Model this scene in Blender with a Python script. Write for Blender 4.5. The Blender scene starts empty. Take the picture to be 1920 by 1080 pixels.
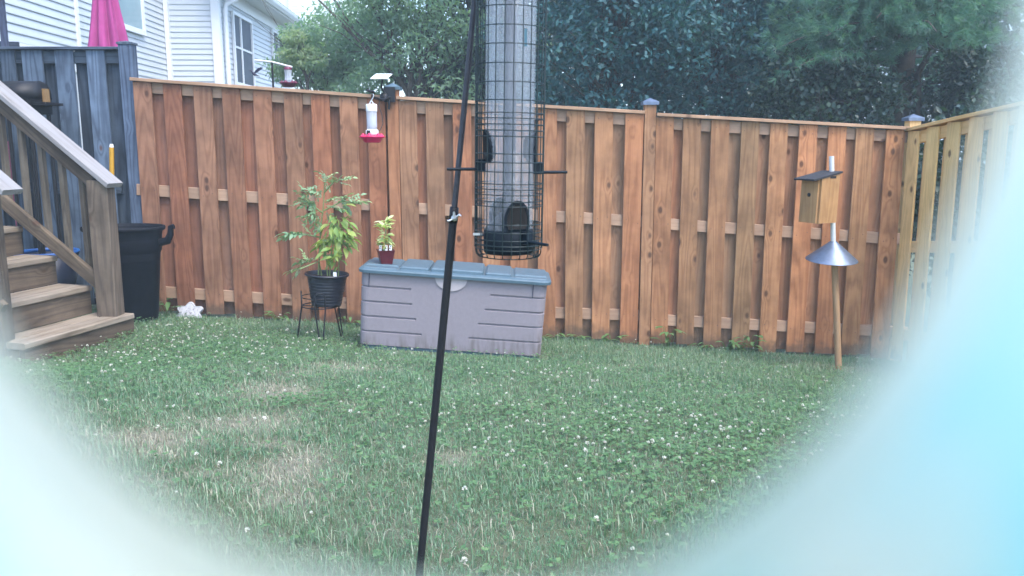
import bpy, math, random
import numpy as np
from mathutils import Vector, Matrix, Quaternion

random.seed(11)
rng = np.random.default_rng(7)
R = math.radians
SC = bpy.context.scene
COL = SC.collection

# ------------------------------------------------------------------ camera, sky, sun, exposure
F = 1560.0                      # focal length in pixels of the 1920 px wide photograph
PITCH = math.atan(270.0 / F)
CAMZ = 1.53
cam_d = bpy.data.cameras.new('camera')
cam_d.sensor_width = 36.0
cam_d.lens = 36.0 * F / 1920.0
cam_d.clip_start = 0.002
cam_d.clip_end = 900.0
cam = bpy.data.objects.new('camera', cam_d)
cam.location = (0, 0, CAMZ)
cam.rotation_euler = (R(90) - PITCH, 0, 0)
COL.objects.link(cam)
SC.camera = cam
cam_d.dof.use_dof = True
cam_d.dof.focus_distance = 3.0
cam_d.dof.aperture_fstop = cam_d.lens / 2.6      # 2.6 mm pupil, a small camera

SUN_EL, SUN_AZ = R(60), R(140)                  # azimuth from +Y, clockwise
world = bpy.data.worlds.new('World')
SC.world = world
world.use_nodes = True
wn = world.node_tree
wn.nodes.clear()
wo = wn.nodes.new('ShaderNodeOutputWorld')
wb = wn.nodes.new('ShaderNodeBackground')
ws = wn.nodes.new('ShaderNodeTexSky')
ws.sky_type = 'NISHITA'
ws.sun_disc = False
ws.sun_elevation = SUN_EL
ws.sun_rotation = SUN_AZ
ws.air_density = 1.0
ws.dust_density = 2.0
ws.ozone_density = 3.0
wb.inputs['Strength'].default_value = 0.15
wn.links.new(ws.outputs[0], wb.inputs['Color'])
wn.links.new(wb.outputs[0], wo.inputs['Surface'])

sun_d = bpy.data.lights.new('sun', 'SUN')
sun_d.energy = 0.8
sun_d.angle = R(25)
sun_d.color = (1.0, 0.97, 0.93)
sun = bpy.data.objects.new('sun', sun_d)
sun.rotation_euler = (R(90) - SUN_EL, 0, -SUN_AZ + R(180))
sun.rotation_euler = (Vector((math.sin(SUN_AZ) * math.cos(SUN_EL), math.cos(SUN_AZ) * math.cos(SUN_EL), math.sin(SUN_EL)))).to_track_quat('Z', 'Y').to_euler()
sun.location = (0, 0, 30)
COL.objects.link(sun)
SC.view_settings.view_transform = 'Standard'
SC.view_settings.look = 'None'
SC.view_settings.gamma = 1.0
SC.view_settings.use_curve_mapping = False
SC.view_settings.exposure = 2.15
SC.cycles.volume_bounces = 2
SC.cycles.transparent_max_bounces = 16

# ------------------------------------------------------------------ helpers
CP, SP = math.cos(PITCH), math.sin(PITCH)
C0 = Vector((0, 0, CAMZ))

def ray(px, py):
    x, y = (px - 960) / F, (540 - py) / F
    return Vector((x, CP + y * SP, -SP + y * CP))

def at(px, py, Y):
    """surveyed point: pixel of the photograph at a known distance Y from the camera"""
    d = ray(px, py)
    return C0 + d * (Y / d.y)

def hit(px, py, p, n):
    d = ray(px, py)
    t = (Vector(p) - C0).dot(n) / d.dot(n)
    return C0 + d * t

FENCE_Y = 6.55
def ground(x, y):
    yy = min(max(y, 0.4), FENCE_Y)
    return -0.067 * min(max(x, -6), 6) + 0.113 * (FENCE_Y - yy) - 0.14 * math.exp(-((x + 2.75) / .75) ** 2 - ((y - 4.7) / .9) ** 2)

def ground_np(x, y):
    return -0.067 * np.clip(x, -6, 6) + 0.113 * (FENCE_Y - np.clip(y, 0.4, FENCE_Y)) - 0.14 * np.exp(-((x + 2.75) / .75) ** 2 - ((y - 4.7) / .9) ** 2)

def ground_hit(px, py):
    Y = 3.0
    d = ray(px, py)
    lo, hi = 0.5, 7.5
    for _ in range(40):
        m = (lo + hi) / 2
        p = C0 + d * (m / d.y)
        if p.z > ground(p.x, p.y): lo = m
        else: hi = m
    return C0 + d * (lo / d.y)

WL = {}   # world location of every parent (parents are never rotated)

def tag(o, label=None, cat=None, group=None, kind=None):
    if label: o['label'] = label
    if cat: o['category'] = cat
    if group: o['group'] = group
    if kind: o['kind'] = kind
    return o

def thing(name, label, cat, loc, group=None):
    o = bpy.data.objects.new(name, None)
    o.empty_display_size = 0.1
    COL.objects.link(o)
    o.location = loc
    WL[o] = Vector(loc)
    return tag(o, label, cat, group)

def link(name, me, mat=None, parent=None, M=None):
    """M: world matrix (parents are unrotated)"""
    o = bpy.data.objects.new(name, me)
    COL.objects.link(o)
    if mat is not None and len(me.materials) == 0:
        me.materials.append(mat)
    M = M if M is not None else Matrix.Identity(4)
    WL[o] = M.to_translation()
    if parent is not None:
        o.parent = parent
        pw = parent_world(parent)
        M = pw.inverted() @ M
    o.matrix_basis = M
    return o

def parent_world(o):
    M = o.matrix_basis.copy()
    while o.parent is not None:
        o = o.parent
        M = o.matrix_basis @ M
    return M

class MB:
    def __init__(s):
        s.v, s.f, s.sm = [], [], []
    def add(s, vs, fs, smooth=False):
        b = len(s.v)
        s.v += [tuple(v) for v in vs]
        s.f += [tuple(i + b for i in f) for f in fs]
        s.sm += [smooth] * len(fs)
        return s
    def box(s, c, d, M=None):
        cx, cy, cz = c
        hx, hy, hz = d[0] / 2, d[1] / 2, d[2] / 2
        vs = [Vector((cx + sx * hx, cy + sy * hy, cz + sz * hz)) for sz in (-1, 1) for sy in (-1, 1) for sx in (-1, 1)]
        if M is not None: vs = [M @ v for v in vs]
        return s.add(vs, [(0, 2, 3, 1), (4, 5, 7, 6), (0, 1, 5, 4), (2, 6, 7, 3), (0, 4, 6, 2), (1, 3, 7, 5)])
    def tube(s, pts, r, n=8, cap=True, flat=None):
        pts = [Vector(p) for p in pts]
        rs = r if isinstance(r, (list, tuple)) else [r] * len(pts)
        rings = []
        up = None
        for i, p in enumerate(pts):
            t = (pts[min(i + 1, len(pts) - 1)] - pts[max(i - 1, 0)]).normalized()
            if up is None:
                up = Vector((0, 0, 1)) if abs(t.z) < 0.9 else Vector((1, 0, 0))
            a = t.cross(up)
            if a.length < 1e-5:
                up = Vector((0, 1, 0)); a = t.cross(up)
            a.normalize()
            b = a.cross(t).normalized()
            up = b
            rings.append([p + (a * math.cos(2 * math.pi * k / n) + b * math.sin(2 * math.pi * k / n) * (flat or 1)) * rs[i] for k in range(n)])
        vs = [v for rg in rings for v in rg]
        fs = []
        for i in range(len(pts) - 1):
            for k in range(n):
                k2 = (k + 1) % n
                fs.append((i * n + k, i * n + k2, (i + 1) * n + k2, (i + 1) * n + k))
        s.add(vs, fs, True)
        if cap:
            s.add(rings[0], [tuple(range(n))[::-1]])
            s.add(rings[-1], [tuple(range(n))])
        return s
    def lathe(s, prof, n=24, c=(0, 0, 0), sx=1, sy=1, smooth=True, closed=False, M=None):
        vs = []
        for r, z in prof:
            for k in range(n):
                a = 2 * math.pi * k / n
                vs.append(Vector((c[0] + r * sx * math.cos(a), c[1] + r * sy * math.sin(a), c[2] + z)))
        if M is not None: vs = [M @ v for v in vs]
        m = len(prof)
        fs = []
        for i in range(m if closed else m - 1):
            j = (i + 1) % m
            for k in range(n):
                k2 = (k + 1) % n
                fs.append((i * n + k, i * n + k2, j * n + k2, j * n + k))
        return s.add(vs, fs, smooth)
    def mesh(s, name, off=(0, 0, 0)):
        me = bpy.data.meshes.new(name)
        o = Vector(off)
        me.from_pydata([tuple(Vector(v) - o) for v in s.v], [], s.f)
        me.polygons.foreach_set('use_smooth', s.sm)
        me.update()
        return me
    def build(s, name, mat, parent=None, at=(0, 0, 0)):
        """vertices are in world coordinates, `at` becomes the origin"""
        return link(name, s.mesh(name, at), mat, parent, Matrix.Translation(at))

def plank_mesh(L, w, t, ch=0.002, dog=0):
    """board with chamfered edges, along local Z from 0 to L, width X, thickness Y"""
    hw, ht = w / 2, t / 2
    sec = [(-hw + ch, -ht), (hw - ch, -ht), (hw, -ht + ch), (hw, ht - ch), (hw - ch, ht), (-hw + ch, ht), (-hw, ht - ch), (-hw, -ht + ch)]
    m = MB()
    vs = [(x, y, 0) for x, y in sec] + [(x, y, L) for x, y in sec]
    fs = [(k, (k + 1) % 8, 8 + (k + 1) % 8, 8 + k) for k in range(8)]
    fs += [tuple(range(8))[::-1], tuple(range(8, 16))]
    m.add(vs, fs)
    return m.mesh('plank')

def plank(name, p0, p1, w, t, mat, parent, face=(0, -1, 0), color=None, ch=0.002):
    """board from p0 to p1; `face` = direction the wide side looks to"""
    p0, p1 = Vector(p0), Vector(p1)
    z = (p1 - p0)
    L = z.length
    z.normalize()
    y = -Vector(face)
    x = y.cross(z).normalized()
    y = z.cross(x).normalized()
    M = Matrix((x, y, z)).transposed().to_4x4()
    M.translation = p0
    o = link(name, plank_mesh(L, w, t, ch), mat, parent, M)
    if color: o.color = color
    return o

# ------------------------------------------------------------------ materials
def new_mat(name):
    m = bpy.data.materials.new(name)
    m.use_nodes = True
    nt = m.node_tree
    bs = nt.nodes['Principled BSDF']
    return m, nt, bs

def N(nt, typ, **kw):
    n = nt.nodes.new(typ)
    for k, v in kw.items():
        if k in n.inputs: n.inputs[k].default_value = v
        else: setattr(n, k, v)
    return n

def math_n(nt, op, a, b=None, clamp=False):
    n = nt.nodes.new('ShaderNodeMath')
    n.operation = op
    n.use_clamp = clamp
    for i, v in enumerate((a, b)):
        if v is None: continue
        if isinstance(v, (int, float)): n.inputs[i].default_value = v
        else: nt.links.new(v, n.inputs[i])
    return n.outputs[0]

def mixc(nt, fac, a, b, blend='MIX'):
    n = nt.nodes.new('ShaderNodeMix')
    n.data_type = 'RGBA'
    n.blend_type = blend
    for sock, v in ((n.inputs[0], fac), (n.inputs[6], a), (n.inputs[7], b)):
        if isinstance(v, (int, float)): sock.default_value = v
        elif isinstance(v, (tuple, list)): sock.default_value = (*v[:3], 1)
        else: nt.links.new(v, sock)
    return n.outputs[2]

def plain(name, col, rough=0.5, metal=0.0, var=0.15, scale=30.0, bump=0.1, spec=0.5, bscale=None, dirt=0):
    m, nt, bs = new_mat(name)
    tc = N(nt, 'ShaderNodeTexCoord')
    no = N(nt, 'ShaderNodeTexNoise', Scale=scale, Detail=5.0, Roughness=0.65)
    nt.links.new(tc.outputs['Object'], no.inputs['Vector'])
    f = math_n(nt, 'MULTIPLY_ADD', no.outputs[0], 1.0)
    lo = tuple(c * (1 - var) for c in col)
    hi = tuple(min(1, c * (1 + var)) for c in col)
    rmp = N(nt, 'ShaderNodeMapRange')
    rmp.inputs[1].default_value = 0.3; rmp.inputs[2].default_value = 0.7
    nt.links.new(no.outputs[0], rmp.inputs[0])
    c = mixc(nt, rmp.outputs[0], lo, hi)
    if dirt:      # soil splashed up the foot, faint run marks
        sz = N(nt, 'ShaderNodeSeparateXYZ')
        nt.links.new(tc.outputs['Object'], sz.inputs[0])
        mp = N(nt, 'ShaderNodeMapping'); mp.inputs['Scale'].default_value = (30, 30, 6)
        nt.links.new(tc.outputs['Object'], mp.inputs[0])
        nd = N(nt, 'ShaderNodeTexNoise', Scale=1.0, Detail=5.0)
        nt.links.new(mp.outputs[0], nd.inputs['Vector'])
        rd = N(nt, 'ShaderNodeMapRange')
        rd.inputs[1].default_value = dirt; rd.inputs[2].default_value = 0.02
        rd.inputs[3].default_value = 0.04; rd.inputs[4].default_value = 0.8
        nt.links.new(sz.outputs[2], rd.inputs[0])
        rn_ = N(nt, 'ShaderNodeMapRange')
        rn_.inputs[1].default_value = 0.42; rn_.inputs[2].default_value = 0.7
        nt.links.new(nd.outputs[0], rn_.inputs[0])
        c = mixc(nt, math_n(nt, 'MULTIPLY', rd.outputs[0], rn_.outputs[0]), c, (0.10, 0.085, 0.07))
    nt.links.new(c, bs.inputs['Base Color'])
    bs.inputs['Roughness'].default_value = rough
    bs.inputs['Metallic'].default_value = metal
    bs.inputs['Specular IOR Level'].default_value = spec
    if bump:
        n2 = N(nt, 'ShaderNodeTexNoise', Scale=bscale or scale * 6, Detail=3.0)
        nt.links.new(tc.outputs['Object'], n2.inputs['Vector'])
        b = N(nt, 'ShaderNodeBump', Strength=bump, Distance=0.003)
        nt.links.new(n2.outputs[0], b.inputs['Height'])
        nt.links.new(b.outputs[0], bs.inputs['Normal'])
    return m

def wood(name, light, dark, knot=(0.06, 0.025, 0.015), knots=1.0, band=0.6, rough=0.75, stain=0.25, use_color=True, wear=None, dark_foot=False):
    m, nt, bs = new_mat(name)
    tc = N(nt, 'ShaderNodeTexCoord')
    oi = N(nt, 'ShaderNodeObjectInfo')
    off = N(nt, 'ShaderNodeVectorMath', operation='SCALE')
    off.inputs[0].default_value = (13.7, 7.3, 31.1)
    nt.links.new(oi.outputs['Random'], off.inputs['Scale'])
    add = N(nt, 'ShaderNodeVectorMath', operation='ADD')
    nt.links.new(tc.outputs['Object'], add.inputs[0])
    nt.links.new(off.outputs[0], add.inputs[1])
    # knots
    mk = N(nt, 'ShaderNodeMapping')
    mk.inputs['Scale'].default_value = (9.0, 1.0, 5.4)
    nt.links.new(add.outputs[0], mk.inputs[0])
    vo = N(nt, 'ShaderNodeTexVoronoi', Scale=1.0, Randomness=1.0)
    nt.links.new(mk.outputs[0], vo.inputs['Vector'])
    kd = vo.outputs['Distance']
    halo = math_n(nt, 'MULTIPLY', math_n(nt, 'SUBTRACT', 0.42, kd, True), 2.4)
    sel = N(nt, 'ShaderNodeSeparateColor')
    nt.links.new(vo.outputs['Color'], sel.inputs[0])
    keep = math_n(nt, 'GREATER_THAN', sel.outputs[0], 1.0 - 0.36 * knots)
    halo = math_n(nt, 'MULTIPLY', halo, keep)
    # cathedral grain = contour lines of a stretched noise
    mg = N(nt, 'ShaderNodeMapping')
    mg.inputs['Scale'].default_value = (7.0, 7.0, 0.55)
    nt.links.new(add.outputs[0], mg.inputs[0])
    ng = N(nt, 'ShaderNodeTexNoise', Scale=1.0, Detail=2.0, Roughness=0.4)
    nt.links.new(mg.outputs[0], ng.inputs['Vector'])
    ph = math_n(nt, 'ADD', math_n(nt, 'MULTIPLY', ng.outputs[0], 75.0), math_n(nt, 'MULTIPLY', halo, 9.0))
    wv = math_n(nt, 'MULTIPLY_ADD', math_n(nt, 'SINE', ph), 0.5)
    nt.nodes[-1].inputs[2].default_value = 0.5
    wv = math_n(nt, 'POWER', wv, 1.8)
    mf = N(nt, 'ShaderNodeMapping')
    mf.inputs['Scale'].default_value = (160.0, 160.0, 5.0)
    nt.links.new(add.outputs[0], mf.inputs[0])
    nf = N(nt, 'ShaderNodeTexNoise', Scale=1.0, Detail=4.0, Roughness=0.7)
    nt.links.new(mf.outputs[0], nf.inputs['Vector'])
    fac = math_n(nt, 'ADD', math_n(nt, 'MULTIPLY', wv, band), math_n(nt, 'MULTIPLY', math_n(nt, 'SUBTRACT', nf.outputs[0], 0.38), 1.1), True)
    c = mixc(nt, fac, light, dark)
    # blotches
    nb = N(nt, 'ShaderNodeTexNoise', Scale=3.5, Detail=5.0, Roughness=0.6)
    nt.links.new(add.outputs[0], nb.inputs['Vector'])
    rb = N(nt, 'ShaderNodeMapRange')
    rb.inputs[1].default_value = 0.35; rb.inputs[2].default_value = 0.7
    rb.inputs[3].default_value = 1.0 - stain; rb.inputs[4].default_value = 1.0 + stain * 0.5
    nt.links.new(nb.outputs[0], rb.inputs[0])
    cb = N(nt, 'ShaderNodeVectorMath', operation='SCALE')
    nt.links.new(c, cb.inputs[0]); nt.links.new(rb.outputs[0], cb.inputs['Scale'])
    c = cb.outputs[0]
    kf = N(nt, 'ShaderNodeMapRange')
    kf.inputs[1].default_value = 0.19; kf.inputs[2].default_value = 0.10
    nt.links.new(kd, kf.inputs[0])
    kk = math_n(nt, 'MULTIPLY', kf.outputs[0], keep, True)
    c = mixc(nt, math_n(nt, 'MULTIPLY', kk, 0.8), c, knot)
    if use_color:
        c = mixc(nt, 1.0, c, oi.outputs['Color'], 'MULTIPLY')
    if wear is not None:     # bleached, worn upper layer in streaks along the grain
        mw = N(nt, 'ShaderNodeMapping')
        mw.inputs['Scale'].default_value = (25.0, 25.0, 2.0)
        nt.links.new(add.outputs[0], mw.inputs[0])
        nw = N(nt, 'ShaderNodeTexNoise', Scale=1.0, Detail=4.0)
        nt.links.new(mw.outputs[0], nw.inputs['Vector'])
        rw = N(nt, 'ShaderNodeMapRange')
        rw.inputs[1].default_value = 0.35; rw.inputs[2].default_value = 0.6
        nt.links.new(nw.outputs[0], rw.inputs[0])
        c = mixc(nt, rw.outputs[0], c, wear)
    if dark_foot:     # dark brown towards the foot of each board, uneven edge
        sz = N(nt, 'ShaderNodeSeparateXYZ')
        nt.links.new(tc.outputs['Object'], sz.inputs[0])
        nd = N(nt, 'ShaderNodeTexNoise', Scale=22.0, Detail=4.0)
        nt.links.new(add.outputs[0], nd.inputs['Vector'])
        hh_ = math_n(nt, 'SUBTRACT', sz.outputs[2], math_n(nt, 'MULTIPLY', nd.outputs[0], 0.16))
        rd = N(nt, 'ShaderNodeMapRange')
        rd.inputs[1].default_value = 0.03; rd.inputs[2].default_value = -0.04
        rd.inputs[3].default_value = 0.0; rd.inputs[4].default_value = 0.65
        nt.links.new(hh_, rd.inputs[0])
        c = mixc(nt, rd.outputs[0], c, (0.07, 0.055, 0.04))
    nt.links.new(c, bs.inputs['Base Color'])
    bs.inputs['Roughness'].default_value = rough
    bs.inputs['Specular IOR Level'].default_value = 0.3
    bh = math_n(nt, 'ADD', math_n(nt, 'MULTIPLY', wv, 0.4), nf.outputs[0])
    b = N(nt, 'ShaderNodeBump', Strength=0.35, Distance=0.002)
    nt.links.new(bh, b.inputs['Height'])
    nt.links.new(b.outputs[0], bs.inputs['Normal'])
    return m

def leafmat(name, cols, rough=0.4, trans=0.3, spec=0.5):
    """cols: list of base colours; each leaf takes one by its own random 'tone'"""
    m, nt, bs = new_mat(name)
    at_ = N(nt, 'ShaderNodeAttribute', attribute_name='tone')
    cr = nt.nodes.new('ShaderNodeValToRGB')
    el = cr.color_ramp.elements
    while len(el) < len(cols): el.new(0.5)
    for i, c in enumerate(cols):
        el[i].position = i / (len(cols) - 1)
        el[i].color = (*c, 1)
    nt.links.new(at_.outputs['Fac'], cr.inputs[0])
    nt.links.new(cr.outputs[0], bs.inputs['Base Color'])
    bs.inputs['Roughness'].default_value = rough
    bs.inputs['Specular IOR Level'].default_value = spec
    tr = N(nt, 'ShaderNodeBsdfTranslucent')
    sc = N(nt, 'ShaderNodeVectorMath', operation='MULTIPLY')
    sc.inputs[1].default_value = (1.25, 1.35, 0.7)
    nt.links.new(cr.outputs[0], sc.inputs[0])
    nt.links.new(sc.outputs[0], tr.inputs[0])
    mx = N(nt, 'ShaderNodeMixShader')
    mx.inputs[0].default_value = trans
    nt.links.new(bs.outputs[0], mx.inputs[1]); nt.links.new(tr.outputs[0], mx.inputs[2])
    nt.links.new(mx.outputs[0], nt.nodes['Material Output'].inputs[0])
    return m

M = {}
M['fence'] = wood('stained_fence_wood', (0.43, 0.200, 0.100), (0.235, 0.092, 0.043), knots=1.0, band=0.48, stain=.34, dark_foot=True)
M['fence_back'] = wood('stained_fence_wood_rear', (0.40, 0.195, 0.110), (0.26, 0.115, 0.063), knots=0.8, band=0.45, dark_foot=True)
M['fence_rail'] = wood('rail_wood', (0.40, 0.255, 0.165), (0.29, 0.175, 0.11), knots=0.4, band=0.35)
M['fence_new'] = wood('fresh_fence_wood', (0.74, 0.48, 0.215), (0.54, 0.33, 0.135), knots=0.9, band=0.45, dark_foot=True, stain=0.15)
M['grey_wood'] = wood('weathered_wood_blue_shade', (0.085, 0.112, 0.145), (0.032, 0.042, 0.060), knots=0.5, band=0.6, stain=0.35, rough=0.85)  # weathered grey, with the blue of the shade mixed into the colour
M['stair'] = wood('worn_stair_wood', (0.155, 0.118, 0.085), (0.066, 0.050, 0.038), knots=0.5, band=0.5, stain=0.35, rough=0.85)
M['tread'] = wood('bleached_tread_wood', (0.25, 0.195, 0.135), (0.12, 0.09, 0.062), knots=0.4, band=0.5, stain=0.4, rough=0.85, wear=(0.26, 0.215, 0.165))
M['rail_top'] = wood('bleached_handrail_wood', (0.29, 0.265, 0.245), (0.16, 0.145, 0.135), knots=0.2, band=0.6, stain=0.3, rough=0.7, wear=(0.25, 0.24, 0.235))
M['house_wood'] = wood('birdhouse_pine', (0.42, 0.235, 0.10), (0.28, 0.145, 0.055), knots=0.5, band=0.45, stain=0.25)
M['pole_wood'] = wood('pole_pine', (0.42, 0.255, 0.135), (0.29, 0.165, 0.08), knots=0.1, band=0.4, stain=0.2)
M['black_metal'] = plain('black_painted_metal', (0.010, 0.010, 0.012), 0.5, 0.0, 0.3, 60, 0.15, 0.3)
M['hook_metal'] = plain('satin_dark_rod', (0.035, 0.035, 0.042), 0.42, 0.3, 0.3, 80, 0.15)
M['zinc'] = plain('zinc', (0.6, 0.6, 0.6), 0.35, 0.9, 0.15, 60, 0.1)
M['galv'] = plain('galvanised_sheet', (0.15, 0.185, 0.25), 0.48, 0.7, 0.22, 14, 0.08)
M['black_plastic'] = plain('black_bin_plastic', (0.005, 0.006, 0.010), 0.62, 0.0, 0.3, 20, 0.3, 0.15)
M['dark_plastic'] = plain('dark_feeder_plastic', (0.004, 0.009, 0.015), 0.6, 0.0, 0.25, 50, 0.1, 0.25)
M['wire'] = plain('green_black_coated_wire', (0.006, 0.017, 0.019), 0.4, 0.0, 0.25, 90, 0.1)
M['blue_plastic'] = plain('blue_bucket_plastic', (0.015, 0.10, 0.34), 0.4, 0.0, 0.15, 30, 0.1)
M['navy_plastic'] = plain('dark_navy_plastic', (0.012, 0.018, 0.04), 0.4, 0.0, 0.15, 30, 0.1)
M['box'] = plain('taupe_grey_resin', (0.215, 0.19, 0.205), 0.62, 0.0, 0.05, 40, 0.5, 0.35, 320, dirt=.11)
M['box_handle'] = plain('pale_taupe_resin', (0.36, 0.32, 0.32), 0.6, 0.0, 0.06, 60, 0.3, 0.35, 320)
M['lid'] = plain('slate_blue_resin', (0.066, 0.112, 0.140), 0.5, 0.0, 0.10, 18, 0.35, 0.5, 260)
M['pot'] = plain('dark_navy_pot', (0.014, 0.015, 0.022), 0.38, 0.0, 0.3, 30, 0.15)
M['red_pot'] = plain('dark_red_pot', (0.075, 0.005, 0.010), 0.35, 0.0, 0.2, 30, 0.1)
M['soil'] = plain('potting_soil', (0.035, 0.024, 0.017), 0.95, 0.0, 0.5, 120, 1.0)
M['white_plastic'] = plain('white_plastic', (0.74, 0.74, 0.72), 0.4, 0.0, 0.05, 20, 0.05)
M['pink_plastic'] = plain('red_pink_plastic', (0.60, 0.008, 0.09), 0.35, 0.0, 0.12, 30, 0.05)
M['wine_plastic'] = plain('dull_red_plastic', (0.11, 0.008, 0.035), 0.4, 0.0, 0.12, 30, 0.05)
M['siding'] = plain('white_vinyl_siding', (0.47, 0.50, 0.525), 0.5, 0.0, 0.04, 3, 0.15)
M['siding_green'] = plain('pale_green_vinyl_siding', (0.66, 0.72, 0.66), 0.5, 0.0, 0.04, 3, 0.15)
M['siding_blue'] = plain('blue_grey_vinyl_siding', (0.42, 0.50, 0.58), 0.5, 0.0, 0.06, 3, 0.15)
M['trim'] = plain('white_trim', (0.66, 0.67, 0.68), 0.45, 0.0, 0.03, 4, 0.05)
M['soffit'] = plain('soffit_vinyl', (0.60, 0.62, 0.63), 0.5, 0.0, 0.04, 4, 0.05)
M['gutter'] = plain('gutter_metal', (0.62, 0.64, 0.65), 0.4, 0.0, 0.04, 4, 0.05)
M['screen'] = plain('window_screen', (0.045, 0.058, 0.080), 0.6, 0.0, 0.25, 2, 0.0, 0.12)
M['shingle'] = plain('roof_shingle', (0.13, 0.12, 0.115), 0.9, 0.0, 0.3, 12, 0.6)
M['umbrella'] = plain('magenta_canopy_cloth', (0.31, 0.05, 0.17), 0.85, 0.0, 0.10, 8, 0.25, 0.2, 400)
M['bark'] = plain('bark', (0.085, 0.068, 0.055), 0.95, 0.0, 0.45, 14, 1.0)
M['dark_bark'] = plain('dark_bark', (0.045, 0.036, 0.03), 0.95, 0.0, 0.45, 14, 1.0)
M['stem'] = plain('green_stem', (0.17, 0.22, 0.08), 0.5, 0.0, 0.2, 40, 0.1)
M['stone'] = plain('painted_white_stone', (0.40, 0.40, 0.42), 0.8, 0.0, 0.22, 38, 0.8, 0.3, 90)
M['stone_spot'] = plain('stone_dark_fleck', (0.12, 0.10, 0.13), 0.8, 0.0, 0.3, 60, 0.3)
M['yellow'] = plain('yellow_handle', (0.45, 0.24, 0.012), 0.5, 0.0, 0.1, 30, 0.1)
M['red_pole'] = plain('dark_red_handle', (0.16, 0.012, 0.04), 0.45, 0.0, 0.2, 30, 0.1)
M['brown_box'] = plain('tan_cardboard', (0.22, 0.13, 0.05), 0.8, 0.0, 0.15, 30, 0.1)
M['white_pipe'] = plain('white_pipe', (0.55, 0.55, 0.53), 0.4, 0.0, 0.08, 30, 0.05)
M['roof_black'] = plain('black_roofing', (0.02, 0.019, 0.021), 0.7, 0.0, 0.3, 60, 0.4)
M['hole_shade'] = plain('painted_hole_shade', (0.012, 0.010, 0.009), 0.9, 0.0, 0.2, 60, 0.0)  # flat dark colour standing in for the shade inside openings
M['bird'] = plain('dark_plumage', (0.014, 0.013, 0.040), 0.5, 0.0, 0.3, 200, 0.3)

def glass_mat(name, col, rough=0.05, alpha=0.5, trans=0.2):
    """dusty clear plastic: part see-through, part milky, glossy on top"""
    m, nt, bs = new_mat(name)
    bs.inputs['Base Color'].default_value = (*col, 1)
    bs.inputs['Roughness'].default_value = rough
    tc = N(nt, 'ShaderNodeTexCoord')
    mp = N(nt, 'ShaderNodeMapping'); mp.inputs['Scale'].default_value = (60, 60, 6)
    nt.links.new(tc.outputs['Object'], mp.inputs[0])
    no = N(nt, 'ShaderNodeTexNoise', Scale=1.0, Detail=5.0, Roughness=0.7)
    nt.links.new(mp.outputs[0], no.inputs['Vector'])
    tl = N(nt, 'ShaderNodeBsdfTranslucent'); tl.inputs[0].default_value = (*col, 1)
    m1 = N(nt, 'ShaderNodeMixShader'); m1.inputs[0].default_value = trans
    nt.links.new(bs.outputs[0], m1.inputs[1]); nt.links.new(tl.outputs[0], m1.inputs[2])
    tp = N(nt, 'ShaderNodeBsdfTransparent')
    m2 = N(nt, 'ShaderNodeMixShader')
    rm = N(nt, 'ShaderNodeMapRange')
    rm.inputs[1].default_value = 0.3; rm.inputs[2].default_value = 0.7
    rm.inputs[3].default_value = max(0, alpha - 0.12); rm.inputs[4].default_value = min(1, alpha + 0.14)
    nt.links.new(no.outputs[0], rm.inputs[0])
    nt.links.new(rm.outputs[0], m2.inputs[0])
    nt.links.new(tp.outputs[0], m2.inputs[1]); nt.links.new(m1.outputs[0], m2.inputs[2])
    nt.links.new(m2.outputs[0], nt.nodes['Material Output'].inputs[0])
    return m
M['tube'] = glass_mat('dusty_clear_tube', (0.62, 0.66, 0.70), 0.12, 0.22, 0.45)
M['bottle'] = glass_mat('clear_bottle', (0.72, 0.74, 0.78), 0.08, 0.45, 0.4)
M['pane'] = plain('window_glass', (0.20, 0.30, 0.32), 0.06, 0.0, 0.1, 1.0, 0.0, 1.0)

def sleeve_mat(name, a, b, tfac, seed):
    """milky plastic, mottled between two tints, lets light through"""
    m, nt, bs = new_mat(name)
    tc = N(nt, 'ShaderNodeTexCoord')
    mp = N(nt, 'ShaderNodeMapping'); mp.inputs['Location'].default_value = (seed, seed * 2, 0)
    nt.links.new(tc.outputs['Object'], mp.inputs[0])
    no = N(nt, 'ShaderNodeTexNoise', Scale=60.0, Detail=2.0, Roughness=0.5, Distortion=0.6)
    nt.links.new(mp.outputs[0], no.inputs['Vector'])
    rm = N(nt, 'ShaderNodeMapRange')
    rm.inputs[1].default_value = 0.36; rm.inputs[2].default_value = 0.62
    nt.links.new(no.outputs[0], rm.inputs[0])
    c = mixc(nt, rm.outputs[0], a, b)
    nt.links.new(c, bs.inputs['Base Color'])
    bs.inputs['Roughness'].default_value = 0.4
    tl = N(nt, 'ShaderNodeBsdfTranslucent')
    nt.links.new(c, tl.inputs[0])
    m1 = N(nt, 'ShaderNodeMixShader'); m1.inputs[0].default_value = tfac
    nt.links.new(bs.outputs[0], m1.inputs[1]); nt.links.new(tl.outputs[0], m1.inputs[2])
    nt.links.new(m1.outputs[0], nt.nodes['Material Output'].inputs[0])
    return m
M['sleeve'] = sleeve_mat('milky_plastic', (0.50, 0.90, 0.92), (0.97, 0.98, 0.92), .86, 0.3)
M['sleeve_lip'] = sleeve_mat('milky_lip_sky_tint', (0.86, 0.95, 0.90), (0.995, 0.965, 0.88), .92, 1.7)  # whiter tint stands in for sky light falling on the lip

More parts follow.
